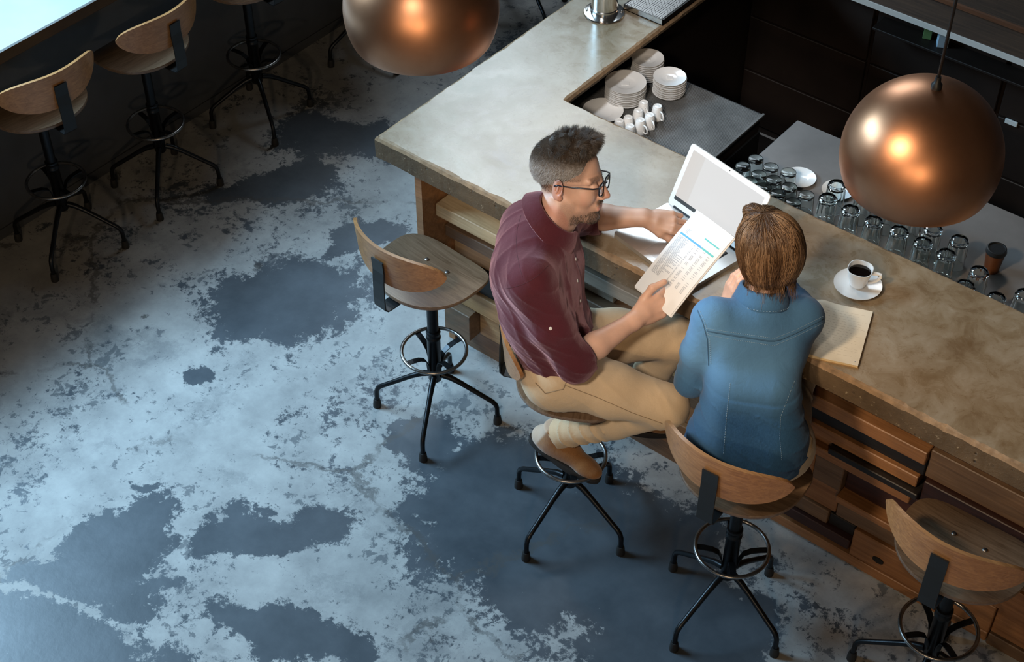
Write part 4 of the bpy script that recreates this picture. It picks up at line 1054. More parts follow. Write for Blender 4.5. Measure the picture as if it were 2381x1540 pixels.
# ---------------------------------------------------------------- the man
mo = (1.115, -.338, 0.77)
fx = np.array([.8, .6, 0]); rt = np.array([.6, -.8, 0]); up3 = np.array([0, 0, 1.0])
pel = np.array([1.115, -.338, .885]); hR = pel + rt * .092; hL = pel - rt * .092
knR = at(1550, 945, .775); knL = at(1572, 785, .83); anR = at(1296, 1010, .475); anL = np.array([1.215, -.045, .47])
shM = np.array([1.035, -.325, 1.335]); sh_r = nrm([.45, -.89, .0]); shR = shM + sh_r * .175; shL = shM - sh_r * .175 + np.array([.02, .03, 0])
elR = np.array([1.262, -.445, 1.045]); wrR = np.array([1.330, -.212, 1.085])
elL = at(1345, 505, 1.135); wrL = at(1497, 506, 1.165)
neckb = np.array([1.035, -.285, 1.405])
HS = 1.08; HC = at(1325, 417, 1.515)
HR = np.array(Euler((math.radians(-16), math.radians(-4), math.radians(21)), 'XYZ').to_matrix())
HT = lambda p: HC + HR @ (np.array(p) * HS)
person = None
# head, neck and arms in fine detail; trunk and legs below the clothes coarser, all in the one body mesh
S = SDF(HC - np.array([.17, .17, .24]), HC + np.array([.17, .17, .18]), .0026)
head(S, HT, HR, HS)
S.cap(HT((-.030, 0, -.055)), neckb, .058, .064, .03); S.cap(HT((.0, 0, -.075)), neckb + fx * .03, .045, .055, .03)
VH, FH = S.mesh(1)
loc = (VH - HC) @ HR / HS
S = SDF(np.minimum(elR, wrR) - .16, np.maximum(elR, wrR) + np.array([.24, .24, .16]), .0030)
dR = nrm(at(1548, 705, 1.11) - wrR); nR = nrm(np.array([.62, -.78, .45]))
S.chain([elR, elR * .62 + wrR * .38, wrR], [.043, .044, .028], .02)
hand(S, wrR + dR * .012, dR, nR, 1, [(28, 34, 20), (30, 34, 20), (32, 34, 20), (34, 36, 20)], 1.10, .06, [(.046, .040, -.010), (.080, .064, .006), (.118, .066, .016)])
VR, FR = S.mesh(1)
S = SDF(np.minimum(elL, wrL) - .14, np.maximum(elL, wrL) + np.array([.22, .22, .14]), .0030)
dL = nrm(at(1580, 520, 1.165) - wrL); nL = nrm(np.array([.45, -.50, .80]))
S.chain([elL, elL * .6 + wrL * .4, wrL], [.045, .045, .030], .02)
hand(S, wrL + dL * .010, dL, nL, -1, [(20, 40, 30), (34, 55, 30), (40, 60, 30), (44, 60, 30)], 1.05, .10, [(.050, .040, -.014), (.082, .050, -.024), (.108, .044, -.036)])
VL, FL = S.mesh(1)
S = SDF((.75, -.75, .3), (1.65, .25, 1.45), .010)
S.cap(hR, hL, .09, .09, .03); S.cap(pel, shM - up3 * .1, .10, .11, .05); S.cap(shR, shL, .052, .052, .05); S.cap(shM, neckb, .06, .06, .04)
S.chain([shR, elR], [.048, .038]); S.chain([shL, elL], [.048, .038]); S.chain([hR, knR, anR], [.075, .052, .036]); S.chain([hL, knL, anL], [.075, .052, .036])
VB, FB = S.mesh(0)
V, F = join_vf([(VH, FH), (VR, FR), (VL, FL), (VB, FB)])
beard = np.zeros(len(V)); flush = np.zeros(len(V))
x, y, z = loc.T; ay = np.abs(y)
ss = lambda e0, e1, t: np.clip((t - e0) / (e1 - e0), 0, 1) ** 2 * (3 - 2 * np.clip((t - e0) / (e1 - e0), 0, 1))
jaw = ss(-.062, -.095, z) * ss(.005, .03, x) * ss(-.128, -.112, z)
side_ = ss(-.02, .0, x) * ss(.045, .03, x) * ss(-.035, -.06, z) * ss(.04, .052, ay) * .55
must = ss(.085, .092, x) * ss(-.066, -.060, z) * ss(-.046, -.052, z) * ss(.034, .024, ay)
chin_ = ss(-.076, -.088, z) * ss(.05, .075, x) * ss(-.13, -.118, z)
lipz = ss(.012, .006, np.abs(z + .069)) * ss(.085, .090, x) * ss(.024, .018, ay)
beard[:len(VH)] = np.clip(np.maximum.reduce([jaw * .60, side_ * .7, must * .95, chin_ * .95]) * (1 - lipz), 0, 1)
# cropped sides and brows
side_hair = ss(.035, .0, x) * ss(-.075, -.03, z) * ss(-.105, -.02, -x - .02 + .0 * z) * 0
crop = ss(.052, .034, x - .35 * np.maximum(z, 0)) * ss(-.055, -.015, z + .55 * np.minimum(0, x + .02) * 0 + np.where(x > -.03, -.022, .0)) * np.where((x > -.045) & (z < .02) & (ay > .06), 0.25, 1)
brow_ = ss(.012, .007, np.abs(z - .021 + .1 * np.maximum(0, ay - .035))) * ss(.058, .066, x) * ss(.010, .014, ay) * ss(.052, .046, ay)
beard[:len(VH)] = np.maximum(beard[:len(VH)], np.maximum(crop * .62, brow_ * .55))
flush[:len(VH)] = np.clip(lipz * .8 + ss(.02, .0, np.abs(x - .06)) * ss(.03, .015, np.abs(z + .03)) * .25 + ss(.072, .08, ay) * .5 + ss(.10, .112, x) * .35, 0, 1)
person = fast_mesh('person', V, F, M_SKIN_M, None, {'beard': beard, 'flush': flush}, mo); person.location = mo
tag(person, 'bearded man in a dark red shirt, beige trousers and glasses, holding papers', 'person')
for y_ in (-1, 1):
    c = HT((.0805, y_ * .031, .0))
    e = MB(); e.lathe([(.0128 * math.sin(a), .0128 * math.cos(a)) for a in np.linspace(.001, math.pi - .001, 14)], 20)
    ey = e.build('eye', M_EYE, person, True); ey.matrix_local = Matrix.Translation(Vector(c - np.array(mo))) @ Matrix(HR.tolist()).to_4x4() @ Euler((0, math.pi / 2, 0)).to_matrix().to_4x4()
    MB().lathe([(0, .0138), (.0035, .0133), (.0062, .0118), (.0062, .0105), (0, .011)], 16).build('iris', M_IRIS, ey, True)
# hair: cropped sides, fuller swept top
S = SDF(HC - np.array([.17, .17, .06]), HC + np.array([.17, .17, .2]), .0034)
S.ell(HT((-.017, 0, .048)), np.array((.1005, .0775, .088)) * HS, HR, .01); S.ell(HT((.022, .0, .112)), np.array((.064, .056, .032)) * HS, HR, .025); S.ell(HT((.058, .004, .112)), np.array((.030, .042, .026)) * HS, HR, .02)
S.cut(HT((.060, 0, .075)), HR @ np.array([.95, 0, -.30]), .2)
S.cut(HT((.040, 0, .030)), HR @ np.array([.86, 0, -.50]), .2)
S.cut(HT((-.02, 0, .012)), HR @ np.array([.22, 0, -.97]), .2)
Vh, Fh = S.mesh(1)
hb = fast_mesh('hair', Vh, Fh, M_HAIRB, person, {'tone': np.clip(.30 + .1 * rng.standard_normal(len(Vh)), 0, 1), 'along': np.zeros(len(Vh))}, mo)
pr, nn = sample_surface(Vh, Fh, 30000); lr = (pr - HC) @ HR / HS
top = ss(.075, .118, lr[:, 2]) * ss(-.16, -.06, lr[:, 0]); flow = HR @ np.array([.55, .10, .0]); sideflow = HR @ np.array([-.45, 0, -.85])
cl = rng.normal(0, .42, (80, 3)); cid = (np.floor(pr * 60).astype(int) @ np.array([1, 7, 13])) % 80
dirn = top[:, None] * (flow[None] + nn * .38 + cl[cid]) + (1 - top[:, None]) * (sideflow[None] + nn * .10) + rng.normal(0, .14, (len(pr), 3))
dirn /= np.linalg.norm(dirn, axis=1)[:, None]; ln = (.012 + .013 * top) * rng.uniform(.7, 1.2, len(pr))
st = strands('hair_strand', pr - nn * .001, lambda p, i: p + dirn * (ln / 3)[:, None] - nn * (.0010 * i * top)[:, None], 3, .00042, M_HAIR_M, hb, mo)
grey = ss(.095, .045, lr[:, 2]); tn = np.clip(rng.random(len(pr)) * .58 + .55 * grey, 0, 1); st.data.attributes['tone'].data.foreach_set('value', np.repeat(tn, 12).astype(np.float32)); tag(st, kind='stuff')
lv = (Vh - HC) @ HR / HS; hb.data.attributes['tone'].data.foreach_set('value', np.clip(.22 + .42 * ss(.10, .05, lv[:, 2]) + .05 * rng.standard_normal(len(Vh)), 0, 1).astype(np.float32))
# beard and brows as short hairs
sel = np.where(beard[:len(VH)] > .50)[0]; sel = sel[loc[sel, 2] < .03]; keep = rng.choice(sel, 5200)
cen = HC; nb_ = VH[keep] - HC; nb_ /= np.linalg.norm(nb_, axis=1)[:, None]; db = nb_ * .5 + (HR @ np.array([.25, 0, -.8]))[None] + rng.normal(0, .2, (len(keep), 3))
isb = (loc[keep, 2] > 0)[:, None]; db = np.where(isb, nb_ * .4 + (HR @ np.array([-.3, 0, .25]))[None] + np.sign(loc[keep, 1])[:, None] * (HR @ np.array([0, 1., 0]))[None], db); db /= np.linalg.norm(db, axis=1)[:, None]
bs = strands('beard', VH[keep] + rng.normal(0, .001, (len(keep), 3)), lambda p, i: p + db * .0024, 2, .0003, M_HAIR_M, person, mo); bs.data.attributes['tone'].data.foreach_set('value', np.repeat(np.clip(rng.random(len(keep)) ** 2 * .8, 0, 1), 9).astype(np.float32)); tag(bs, kind='stuff')

def folds(a, fr, amp, warpf=9., ph=0.):
    """long creases: thin ridges across direction a"""
    a = np.array(a, float); wf_ = warpf * .45
    def fn(X, Y, Z):
        u = fr * .5 * (X * a[0] + Y * a[1] + Z * a[2]) + 1.5 * np.sin(wf_ * (X + .6 * Y - .4 * Z) + ph) + .9 * np.sin(wf_ * 1.7 * (Y - X * .5 + Z) + 2 * ph)
        r = 1 - np.abs(np.sin(u)); m = .55 + .45 * np.sin(wf_ * 1.3 * (X - Y + .7 * Z) + 3 * ph)
        return -1.7 * amp * (r * r * r - .25) * m
    return fn
# shirt
S = SDF((.76, -.70, .84), (1.52, .22, 1.50), .0042)
ch = shM * .55 + pel * .45 + fx * .012
S.cap(pel + rt * .055 + up3 * .075, pel - rt * .055 + up3 * .075, .118, .118, .03)
S.cap(pel + rt * .05 + up3 * .16 - fx * .02, pel - rt * .05 + up3 * .16 - fx * .02, .118, .118, .06); S.cap(pel + rt * .055 + up3 * .235 - fx * .062, pel - rt * .06 + up3 * .235 - fx * .062, .118, .118, .06)
S.cap(shM + sh_r * .075 - up3 * .13 + fx * .0, shM - sh_r * .075 - up3 * .13, .128, .128, .07)
S.cap(shM + sh_r * .09 - up3 * .045 - fx * .045, shM - sh_r * .10 - up3 * .030 - fx * .05, .100, .106, .06)
S.cap(shR - up3 * .012, shL - up3 * .012, .070, .070, .05); S.cap(shM - fx * .01, neckb - up3 * .02, .085, .068, .05)
S.chain([shR - up3 * .008, shR * .45 + elR * .55 + np.array([-.005, -.01, 0]), elR + (elR - shR) * .06], [.078, .070, .062], .035); S.cap(elR, elR * .80 + wrR * .20, .058, .055, .03)
S.chain([shL - up3 * .008, shL * .45 + elL * .55, elL], [.076, .068, .060], .035); S.cap(elL, elL * .68 + wrL * .32, .058, .055, .03)
S.cut(elR * .80 + wrR * .20, wrR - elR, .085); S.cut(elL * .68 + wrL * .32, wrL - elL, .09)
# open neck
S.cap(HT((-.03, 0, -.06)), neckb + fx * .028 + up3 * .0, .062, .060, .012, 'c'); S.cap(neckb + fx * .05, neckb + fx * .12 - up3 * .11, .048, .010, .012, 'c')
S.warp(folds((.55, .25, 1.0), 105, .0022, 8, .4)); S.warp(folds((1.0, -.7, .35), 68, .0026, 11, 1.9))
S.warp(folds((.3, .9, .8), 150, .0026, 14, .8), elR - .13, elR + .13); S.warp(folds((.2, .2, 1.0), 120, .0035, 12, .1), pel + np.array([-.25, -.25, .02]), pel + np.array([.25, .25, .2]))
Vs, Fs = S.mesh(1)
shirt = fast_mesh('shirt', Vs, Fs, M_SHIRT, person, {'pale_tone': np.zeros(len(Vs))}, mo)
bvh_s = BVHTree.FromPolygons(Vs.tolist(), Fs.tolist())
def on_surf(bvh, px, py, lift=0.0):
    d = Vector(ray(px, py)); h = bvh.ray_cast(Vector(CAM), d.normalized())
    return None if h[0] is None else np.array(h[0] + h[1] * lift)
def seam(bvh, pix, name, mat, parent, off, r=.0012, n=8, lift=.0005, dash=False):
    pts = []
    for i in range(len(pix) - 1):
        for k in range(n):
            t = k / n; q = on_surf(bvh, pix[i][0] * (1 - t) + pix[i + 1][0] * t, pix[i][1] * (1 - t) + pix[i + 1][1] * t, lift)
            if q is not None: pts.append(q)
    q = on_surf(bvh, *pix[-1], lift)
    if q is not None: pts.append(q)
    if len(pts) < 2: return None
    mb = MB()
    if dash:
        for i in range(0, len(pts) - 1): mb.tube([pts[i], pts[i] * .35 + pts[i + 1] * .65], r, 5)
    else: mb.tube(pts, r, 6)
    return mb.build(name, mat, parent, True, off=off, weld=False)
M_SEAM = plain('maroon_seam', (.045, .007, .012), .8)
seam(bvh_s, [(1176, 672), (1195, 668), (1215, 662), (1235, 652), (1255, 638), (1275, 618)], 'sleeve_seam', M_SEAM, shirt, mo, .0008, 8, -.0002); seam(bvh_s, [(1212, 500), (1203, 530), (1200, 560), (1202, 590), (1208, 620), (1215, 645)], 'yoke_seam', M_SEAM, shirt, mo, .0008, 8, -.0002)
def button(bvh, px, py, name='button'):
    q = on_surf(bvh, px, py, .001)
    if q is None: return
    h = bvh.find_nearest(Vector(q)); b_ = MB().lathe([(0, .0016), (.0042, .0018), (.0055, .0014), (.0055, 0), (0, 0)], 14).build(name, M_BUTTON, shirt, True)
    b_.matrix_local = Matrix.Translation(Vector(q - np.array(mo))) @ h[1].to_track_quat('Z', 'Y').to_matrix().to_4x4()
for a in ((1280, 764), (1338, 603), (1342, 653), (1349, 700)): button(bvh_s, *a)
# turned-up cuffs
def cuff(c, ax, r, wd, name, mat, parent, off, bulge=.004):
    Rm = frame(ax, (0, 0, 1) if abs(nrm(ax)[2]) < .9 else (1, 0, 0)); G_ = []
    prof = [(-wd, r - .006), (-wd, r + .001), (-wd * .5, r + bulge), (0, r + .001), (.001, r - .004), (-.004, r - .009)]
    for k in range(40):
        a = 2 * math.pi * k / 40; w_ = 1 + .03 * math.sin(3 * a + 1)
        G_.append([np.array(c) + Rm @ np.array((x, q * w_ * math.cos(a), q * w_ * math.sin(a))) for x, q in prof])
    mb = MB(); mb.grid(G_, True); return mb.build(name, mat, parent, True, off=off)
cuff(elR * .79 + wrR * .21, wrR - elR, .0585, .052, 'cuff', M_SHIRT, shirt, mo); cuff(elL * .67 + wrL * .33, wrL - elL, .0585, .05, 'cuff', M_SHIRT, shirt, mo)
# collar: stand-up band folded outward
G_ = []; cb = neckb + fx * .010 + up3 * .004; ctilt = frame(nrm(fx + up3 * -.85), up3)
for k in range(49):
    a = math.radians(-150 + 300 * k / 48) + math.pi; t = abs(k - 24) / 24
    dv = ctilt @ np.array((math.cos(a) * 1.12, math.sin(a), 0)); u_ = ctilt[:, 2]
    r0 = .071; lap = .042 + .030 * t ** 2.5; ou = .022 + .010 * t
    row = [cb + dv * (r0 - .004) - u_ * .015, cb + dv * (r0 - .003) + u_ * .030, cb + dv * (r0 + .002) + u_ * .036, cb + dv * (r0 + .008) + u_ * .034, cb + dv * (r0 + ou) + u_ * (.032 - lap * .5), cb + dv * (r0 + ou + .012) + u_ * (.030 - lap), cb + dv * (r0 + ou + .008) + u_ * (.026 - lap), cb + dv * (r0 + .010) + u_ * (.012)]
    G_.append(row)
MB().grid(G_).build('collar', M_SHIRT, shirt, True, off=mo, sharp=70)
# trousers
S = SDF((.84, -.62, .40), (1.66, .22, 1.02), .0042)
S.cap(hR, hL, .108, .108, .04); S.cap(pel - fx * .01 + up3 * .05, pel + fx * .03 + up3 * .05, .122, .118, .06)
for h_, k_, a_ in ((hR, knR, anR), (hL, knL, anL)):
    S.chain([h_ + up3 * .005, h_ * .5 + k_ * .5 + up3 * .006, k_], [.104, .092, .074], .05); S.chain([k_, k_ * .55 + a_ * .45 - up3 * .006, a_ * .88 + k_ * .12], [.070, .064, .052], .03); S.cap(a_ * .95 + k_ * .05, a_ * .88 + k_ * .12, .056, .054, .01)
S.cut(np.array([1.15, -.28, .778]), -up3, .19); S.cut(anR * .985 + knR * .015, anR - knR, .10); S.cut(anL, anL - knL, .10)
S.warp(folds(fx * .9 + up3 * .5, 62, .0022, 9, .3)); sh_ax = nrm(anR - knR)
S.warp(folds(sh_ax + np.array([.0, .35, .25]), 170, .0065, 16, .6), anR - .09, anR + np.array([.20, .16, .16])); S.warp(folds(sh_ax, 110, .0036, 12, .6), knR - .11, knR + .1)
S.warp(folds(fx + .5 * up3, 120, .0032, 10, .9), hR - .12, hR + np.array([.14, .14, .12])); S.warp(folds(fx, 110, .003, 10, 2), hL - .1, hL + .15)
Vt, Ft = S.mesh(1)
trou = fast_mesh('trousers', Vt, Ft, M_CHINO, person, {'pale_tone': np.zeros(len(Vt))}, mo)
bvh_t = BVHTree.FromPolygons(Vt.tolist(), Ft.tolist()); M_SEAMT = plain('chino_seam', (.27, .19, .11), .8)
seam(bvh_t, [(1310, 895), (1390, 925), (1470, 960), (1540, 985)], 'side_seam', M_SEAMT, trou, mo, .0012); seam(bvh_t, [(1245, 890), (1268, 915), (1310, 905), (1318, 885)], 'pocket', M_SEAMT, trou, mo, .0018)
# shoes
def shoe(an, toe_dir, roll, tag_=True, zoff=0.0):
    Rm = frame(toe_dir, roll); o_ = np.array(an) + zoff * up3; T = lambda p: o_ + Rm @ np.array(p)
    S = SDF(o_ - .30, o_ + .30, .0042)
    S.cap(T((-.055, 0, -.055)), T((.02, 0, -.05)), .036, .038, .03); S.cap(T((.02, 0, -.052)), T((.125, -.004, -.062)), .038, .030, .04); S.ell(T((.150, -.004, -.066)), (.055, .038, .026), Rm, .03)
    S.cap(T((-.02, 0, -.05)), T((-.012, 0, .03)), .046, .044, .03); S.cap(T((.0, 0, -.02)), T((.07, 0, -.045)), .040, .034, .03)
    S.cut(T((0, 0, -.082)), Rm @ np.array((0, 0, -1.)), .3); S.cut(T((0, 0, .035)), Rm @ np.array((-.1, 0, 1.)), .12)
    V_, F_ = S.mesh(1); l_ = (V_ - o_) @ Rm
    fd = ss(-.030, -.040, l_[:, 0] - .25 * l_[:, 2])
    sh = fast_mesh('shoe', V_, F_, M_SUEDE, person, {'pale_tone': fd}, mo, True)
    out = []
    for k in range(48):
        a = 2 * math.pi * k / 48; c_, s_ = math.cos(a), math.sin(a); x_ = .054 + .150 * c_; wdt = .040 if x_ < .0 else (.036 + .008 * math.sin(min(1, x_ / .12) * math.pi / 2)); out.append((x_, -.002 + wdt * math.copysign(abs(s_) ** .8, s_)))
    G_ = [[T((x_, y_, -.080)), T((x_ * 1.0 + .002, y_ * 1.03, -.083)), T((x_ + .002, y_ * 1.03, -.106)), T((x_, y_ * .96, -.110))] for x_, y_ in out]
    mb = MB(); mb.grid(G_, True); n_ = len(out); mb.f.append(tuple(i * 4 for i in range(n_))); mb.f.append(tuple(i * 4 + 3 for i in range(n_))[::-1]); mb.m += [0, 0]
    mb.build('sole', M_SOLE, sh, True, sharp=40, off=mo)
    return sh
toe = nrm(at(1395, 1085, .405) - at(1262, 1000, .455)); shoe(anR - np.array([.0, 0, .0]), toe, nrm(up3 + np.array([.22, .02, 0])))
shoe(anL, nrm([.75, .55, -.15]), up3)
# spectacles
gl = empty('eyeglasses', tuple(HT((.10, 0, .0)))); go = HT((.10, 0, .0)); tag(gl, 'dark framed eyeglasses worn by the man', 'eyeglasses')
fr = MB()
M_LENS = glass_mat('lens_glass', (.97, .98, .99))
for y_ in (-1, 1):
    c_ = np.array((.108, y_ * .0325, -.002)); pts = []
    for k in range(32):
        a = 2 * math.pi * k / 32; ca, sa = math.cos(a), math.sin(a); e_ = 3.2
        r_ = 1 / ((abs(ca) ** e_ + abs(sa) ** e_) ** (1 / e_)); pts.append((c_[0] - .0008 * 0 - .004 * abs(.025 * r_ * ca) / .025, c_[1] + .0255 * r_ * ca, c_[2] + .0195 * r_ * sa - .0015 * 0))
    fr.tube([HT(p) for p in pts], .0025, 8, closed=True)
    ctr = HT(c_ - np.array([.0015, 0, 0])); mb = MB(); mb.add([HT(p) for p in pts] + [HT(np.array(p) - np.array([.0012, 0, 0])) for p in pts], [tuple(range(32)), tuple(range(32, 64))[::-1]] + [(i, (i + 1) % 32, 32 + (i + 1) % 32, 32 + i) for i in range(32)])
    mb.build('lens', M_LENS, gl, off=go)
    fr.tube([HT(p) for p in ((.104, y_ * .058, .008), (.100, y_ * .066, .010), (.09, y_ * .0735, .010), (.03, y_ * .0805, .009), (-.010, y_ * .0835, .010), (-.024, y_ * .081, .006))], .0025, 8)
fr.tube([HT(p) for p in ((.108, -.0075, .004), (.112, 0, .008), (.108, .0075, .004))], .0018, 8)
fr.build('frame', M_FRAME, gl, True, off=go)
# ---------------------------------------------------------------- the woman
wo = (1.83, -.26, .77)
wf = nrm([-.45, .89, 0]); wr_ = np.array([wf[1], -wf[0], 0])   # trunk heading and her right
wp = np.array([1.825, -.265, .885]); wsM = np.array([1.722, -.108, 1.262]); ws_r = nrm([.70, .71, -.10])
wsR = wsM + ws_r * .142; wsL = wsM - ws_r * .150
welL = np.array([1.585, -.245, 1.005]); wwrL = np.array([1.588, -.085, 1.205])
welR = np.array([1.668, .160, 1.128]); wwrR = np.array([1.628, .085, 1.27])
WHC = at(1783, 582, 1.435); WHS = 1.0
WHR = np.array(Euler((0, math.radians(14), math.radians(140)), 'XYZ').to_matrix()); WHT = lambda p: WHC + WHR @ (np.array(p) * WHS)
wneck = np.array([1.700, -.070, 1.320])
S = SDF(WHC - np.array([.17, .17, .22]), WHC + np.array([.17, .17, .16]), .0032)
head(S, WHT, WHR, WHS); S.cap(WHT((-.03, 0, -.05)), wneck, .048, .052, .03)
VH, FH = S.mesh(1)
S = SDF(np.minimum(welL, wwrL) - .12, np.maximum(welL, wwrL) + np.array([.15, .18, .2]), .0032)
S.chain([welL, welL * .6 + wwrL * .4, wwrL], [.037, .036, .024]); dW = nrm(WHT((.03, .07, .0)) - wwrL); hand(S, wwrL, dW, nrm([-.6, -.7, .2]), -1, [(8, 20, 12), (10, 24, 14), (12, 26, 14), (14, 30, 16)], .92, .05)
VL, FL = S.mesh(1)
S = SDF(np.minimum(welR, wwrR) - .12, np.maximum(welR, wwrR) + np.array([.12, .12, .2]), .0036)
S.chain([welR, welR * .6 + wwrR * .4, wwrR], [.037, .036, .024]); hand(S, wwrR, nrm(WHT((.06, -.05, -.06)) - wwrR), nrm([.3, .9, .3]), 1, [(20, 40, 20)] * 4, .92, .05)
VR, FR = S.mesh(1)
wknL = wp + np.array([-.22, .32, -.05]); wknR = wp + np.array([-.05, .39, -.05]); wanL = wknL + np.array([.03, -.17, -.36]); wanR = wknR + np.array([0, -.20, -.36])
whR = wp + np.array([.085, .02, 0]); whL = wp + np.array([-.085, -.02, 0])
S = SDF((1.40, -.50, .35), (2.1, .35, 1.38), .010)
S.cap(whR, whL, .085, .085, .03); S.cap(wp, wsM - up3 * .1, .085, .09, .05); S.cap(wsR, wsL, .04, .04, .05); S.cap(wsM, wneck, .05, .048, .04)
S.chain([wsR, welR], [.040, .032]); S.chain([wsL, welL], [.040, .032]); S.chain([whR, wknR, wanR], [.07, .048, .034]); S.chain([whL, wknL, wanL], [.07, .048, .034])
VB, FB = S.mesh(0)
V, F = join_vf([(VH, FH), (VR, FR), (VL, FL), (VB, FB)])
woman = fast_mesh('person', V, F, M_SKIN_W, None, {'beard': np.zeros(len(V)), 'flush': np.zeros(len(V))}, wo); woman.location = wo
tag(woman, 'woman with short brown hair in a blue denim shirt seen from behind', 'person')
# hair
S = SDF(WHC - np.array([.19, .19, .22]), WHC + np.array([.19, .19, .19]), .004)
S.ell(WHT((-.022, 0, .040)), np.array((.115, .100, .094)) * WHS, WHR, .02); S.ell(WHT((-.048, 0, -.012)), np.array((.080, .095, .078)) * WHS, WHR, .04)
S.ell(WHT((-.052, .004, -.052)), np.array((.056, .072, .046)) * WHS, WHR, .03); S.ell(WHT((.050, .0, .090)), np.array((.046, .055, .032)) * WHS, WHR, .02); S.ell(WHT((.078, .026, .103)), np.array((.022, .026, .020)), WHR, .012)
S.cut(WHT((.050, 0, -.02)), WHR @ np.array([1, 0, -.55]), .13)
S.ell(WHT((.06, 0, -.11)), (.085, .06, .10), WHR, .02, 'c')
Vh, Fh = S.mesh(2)
hb = fast_mesh('hair', Vh, Fh, M_HAIRWB, woman, {'tone': np.clip(.22 + .06 * rng.standard_normal(len(Vh)), 0, 1), 'along': np.zeros(len(Vh))}, wo)
bv = BVHTree.FromPolygons(Vh.tolist(), Fh.tolist())
pr, nn = sample_surface(Vh, Fh, 12000); lr = (pr - WHC) @ WHR
crown = np.array((-.015, .012, .142)); keepm = (lr[:, 2] > -.058); pr = pr[keepm][:5200]; nn = nn[keepm][:5200]; lr = lr[keepm][:5200]
slen = rng.uniform(.004, .0095, len(pr)); wob = rng.normal(0, .16, (len(pr), 3)); liftv = rng.uniform(.0004, .0035, len(pr))
cid = (np.floor((lr[:, 1] + .3) * 70).astype(int) * 7 + np.floor((lr[:, 0] + .3) * 40).astype(int)) % 97; clump = rng.normal(0, .30, (97, 3)); ctone = rng.random(97)
def stepw(p, i):
    out = np.empty_like(p); l = (p - WHC) @ WHR
    rad = l - crown; rad[:, 2] = 0; rl = np.linalg.norm(rad, axis=1, keepdims=True); rad /= np.maximum(rl, .01)
    down = np.zeros_like(l); down[:, 2] = -1
    w_ = np.clip((.13 - l[:, 2]) / .08, 0, 1)[:, None]
    d = rad * (1 - .93 * w_) + down * (.25 + .9 * w_) + wob * .5 + clump[cid] * .6 * (1 - .3 * w_)
    d = d / np.linalg.norm(d, axis=1)[:, None]; q = p + (d * slen[:, None]) @ WHR.T
    for j in range(len(q)):
        h = bv.find_nearest(Vector(q[j]))
        if h[0] is not None and l[j, 2] > -.070: out[j] = np.array(h[0] + h[1] * liftv[j])
        else: out[j] = q[j]
    return out
st = strands('hair_strand', pr + nn * liftv[:, None], stepw, 11, rng.uniform(.0005, .0012, len(pr)), M_HAIR_W, hb, wo)
tn = np.clip(.40 * rng.random(len(pr)) + .60 * ctone[cid], 0, 1); st.data.attributes['tone'].data.foreach_set('value', np.repeat(tn, 36).astype(np.float32)); tag(st, kind='stuff')
# denim shirt
S = SDF((1.46, -.50, .86), (2.06, .33, 1.40), .0040)
mid = wp * .55 + wsM * .45
hem = wp + up3 * .035
S.cap(hem + wr_ * .078 - wf * .006, hem - wr_ * .078 - wf * .006, .114, .114, .03); S.cap(hem + wr_ * .062 - up3 * .05 - wf * .020, hem - wr_ * .078 - up3 * .05 - wf * .020, .121, .121, .03); S.cap(hem + wr_ * .035 - up3 * .11 - wf * .03, hem - wr_ * .075 - up3 * .11 - wf * .03, .119, .119, .03)
S.cap(mid + wr_ * .052 - wf * .008, mid - wr_ * .052 - wf * .008, .098, .098, .09)
S.cap(wsM + ws_r * .075 - up3 * .12, wsM - ws_r * .075 - up3 * .12, .100, .100, .08)
S.cap(wsM + ws_r * .085 - up3 * .045 - wf * .012, wsM - ws_r * .085 - up3 * .045 - wf * .012, .080, .080, .06)
S.cap(wsR - up3 * .008, wsL - up3 * .008, .055, .055, .05); S.cap(wsM, wneck - up3 * .03, .07, .055, .05)
S.chain([wsL - up3 * .006, wsL * .45 + welL * .55 + np.array([-.006, -.004, 0]), welL + np.array([0, .0, -.012])], [.062, .055, .050], .03); S.cap(welL, welL * .78 + wwrL * .22, .049, .046, .03)
S.chain([wsR - up3 * .006, wsR * .5 + welR * .5, welR], [.062, .055, .050], .03); S.cap(welR, welR * .78 + wwrR * .22, .049, .046, .03)
S.cut(welL * .82 + wwrL * .18, wwrL - welL, .058); S.cut(welR * .82 + wwrR * .18, wwrR - welR, .058)
S.cap(WHT((-.03, 0, -.06)), wneck + wf * .02 - up3 * .01, .048, .050, .01, 'c')
S.cut(wp - up3 * .075, -up3, .25)
S.warp(folds((.4, .3, 1.0), 88, .0019, 9, .7)); S.warp(folds((1., .6, .3), 66, .0016, 10, 2.2)); S.warp(folds((.2, .1, 1.), 130, .0028, 12, .2), wp + np.array([-.2, -.2, 0]), wp + np.array([.2, .2, .17]))
S.warp(folds((.4, .8, .7), 120, .0026, 12, 1.4), wsL - .1, wsL + .06); S.warp(folds((.5, .5, .7), 130, .0022, 12, 1.4), wsR - .1, wsR + .05)
Vs, Fs = S.mesh(1)
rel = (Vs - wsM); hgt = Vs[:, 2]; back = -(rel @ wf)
pale_tone = np.clip(ss(1.02, 1.16, hgt) * ss(1.30, 1.2, hgt) * ss(.02, .09, back) * .62 + ss(1.20, 1.28, hgt) * .38 + ss(.10, .16, -(rel @ ws_r)) * .30, 0, 1)  # faded back and yoke; left sleeve painted paler for the light on it
dshirt = fast_mesh('denim_shirt', Vs, Fs, M_DENIM, woman, {'pale_tone': pale_tone}, wo)
bvh_d = BVHTree.FromPolygons(Vs.tolist(), Fs.tolist())
M_STITCH = plain('pale_stitching', (.22, .33, .44), .8); M_DSEAM = plain('denim_seam', (.030, .085, .16), .85)
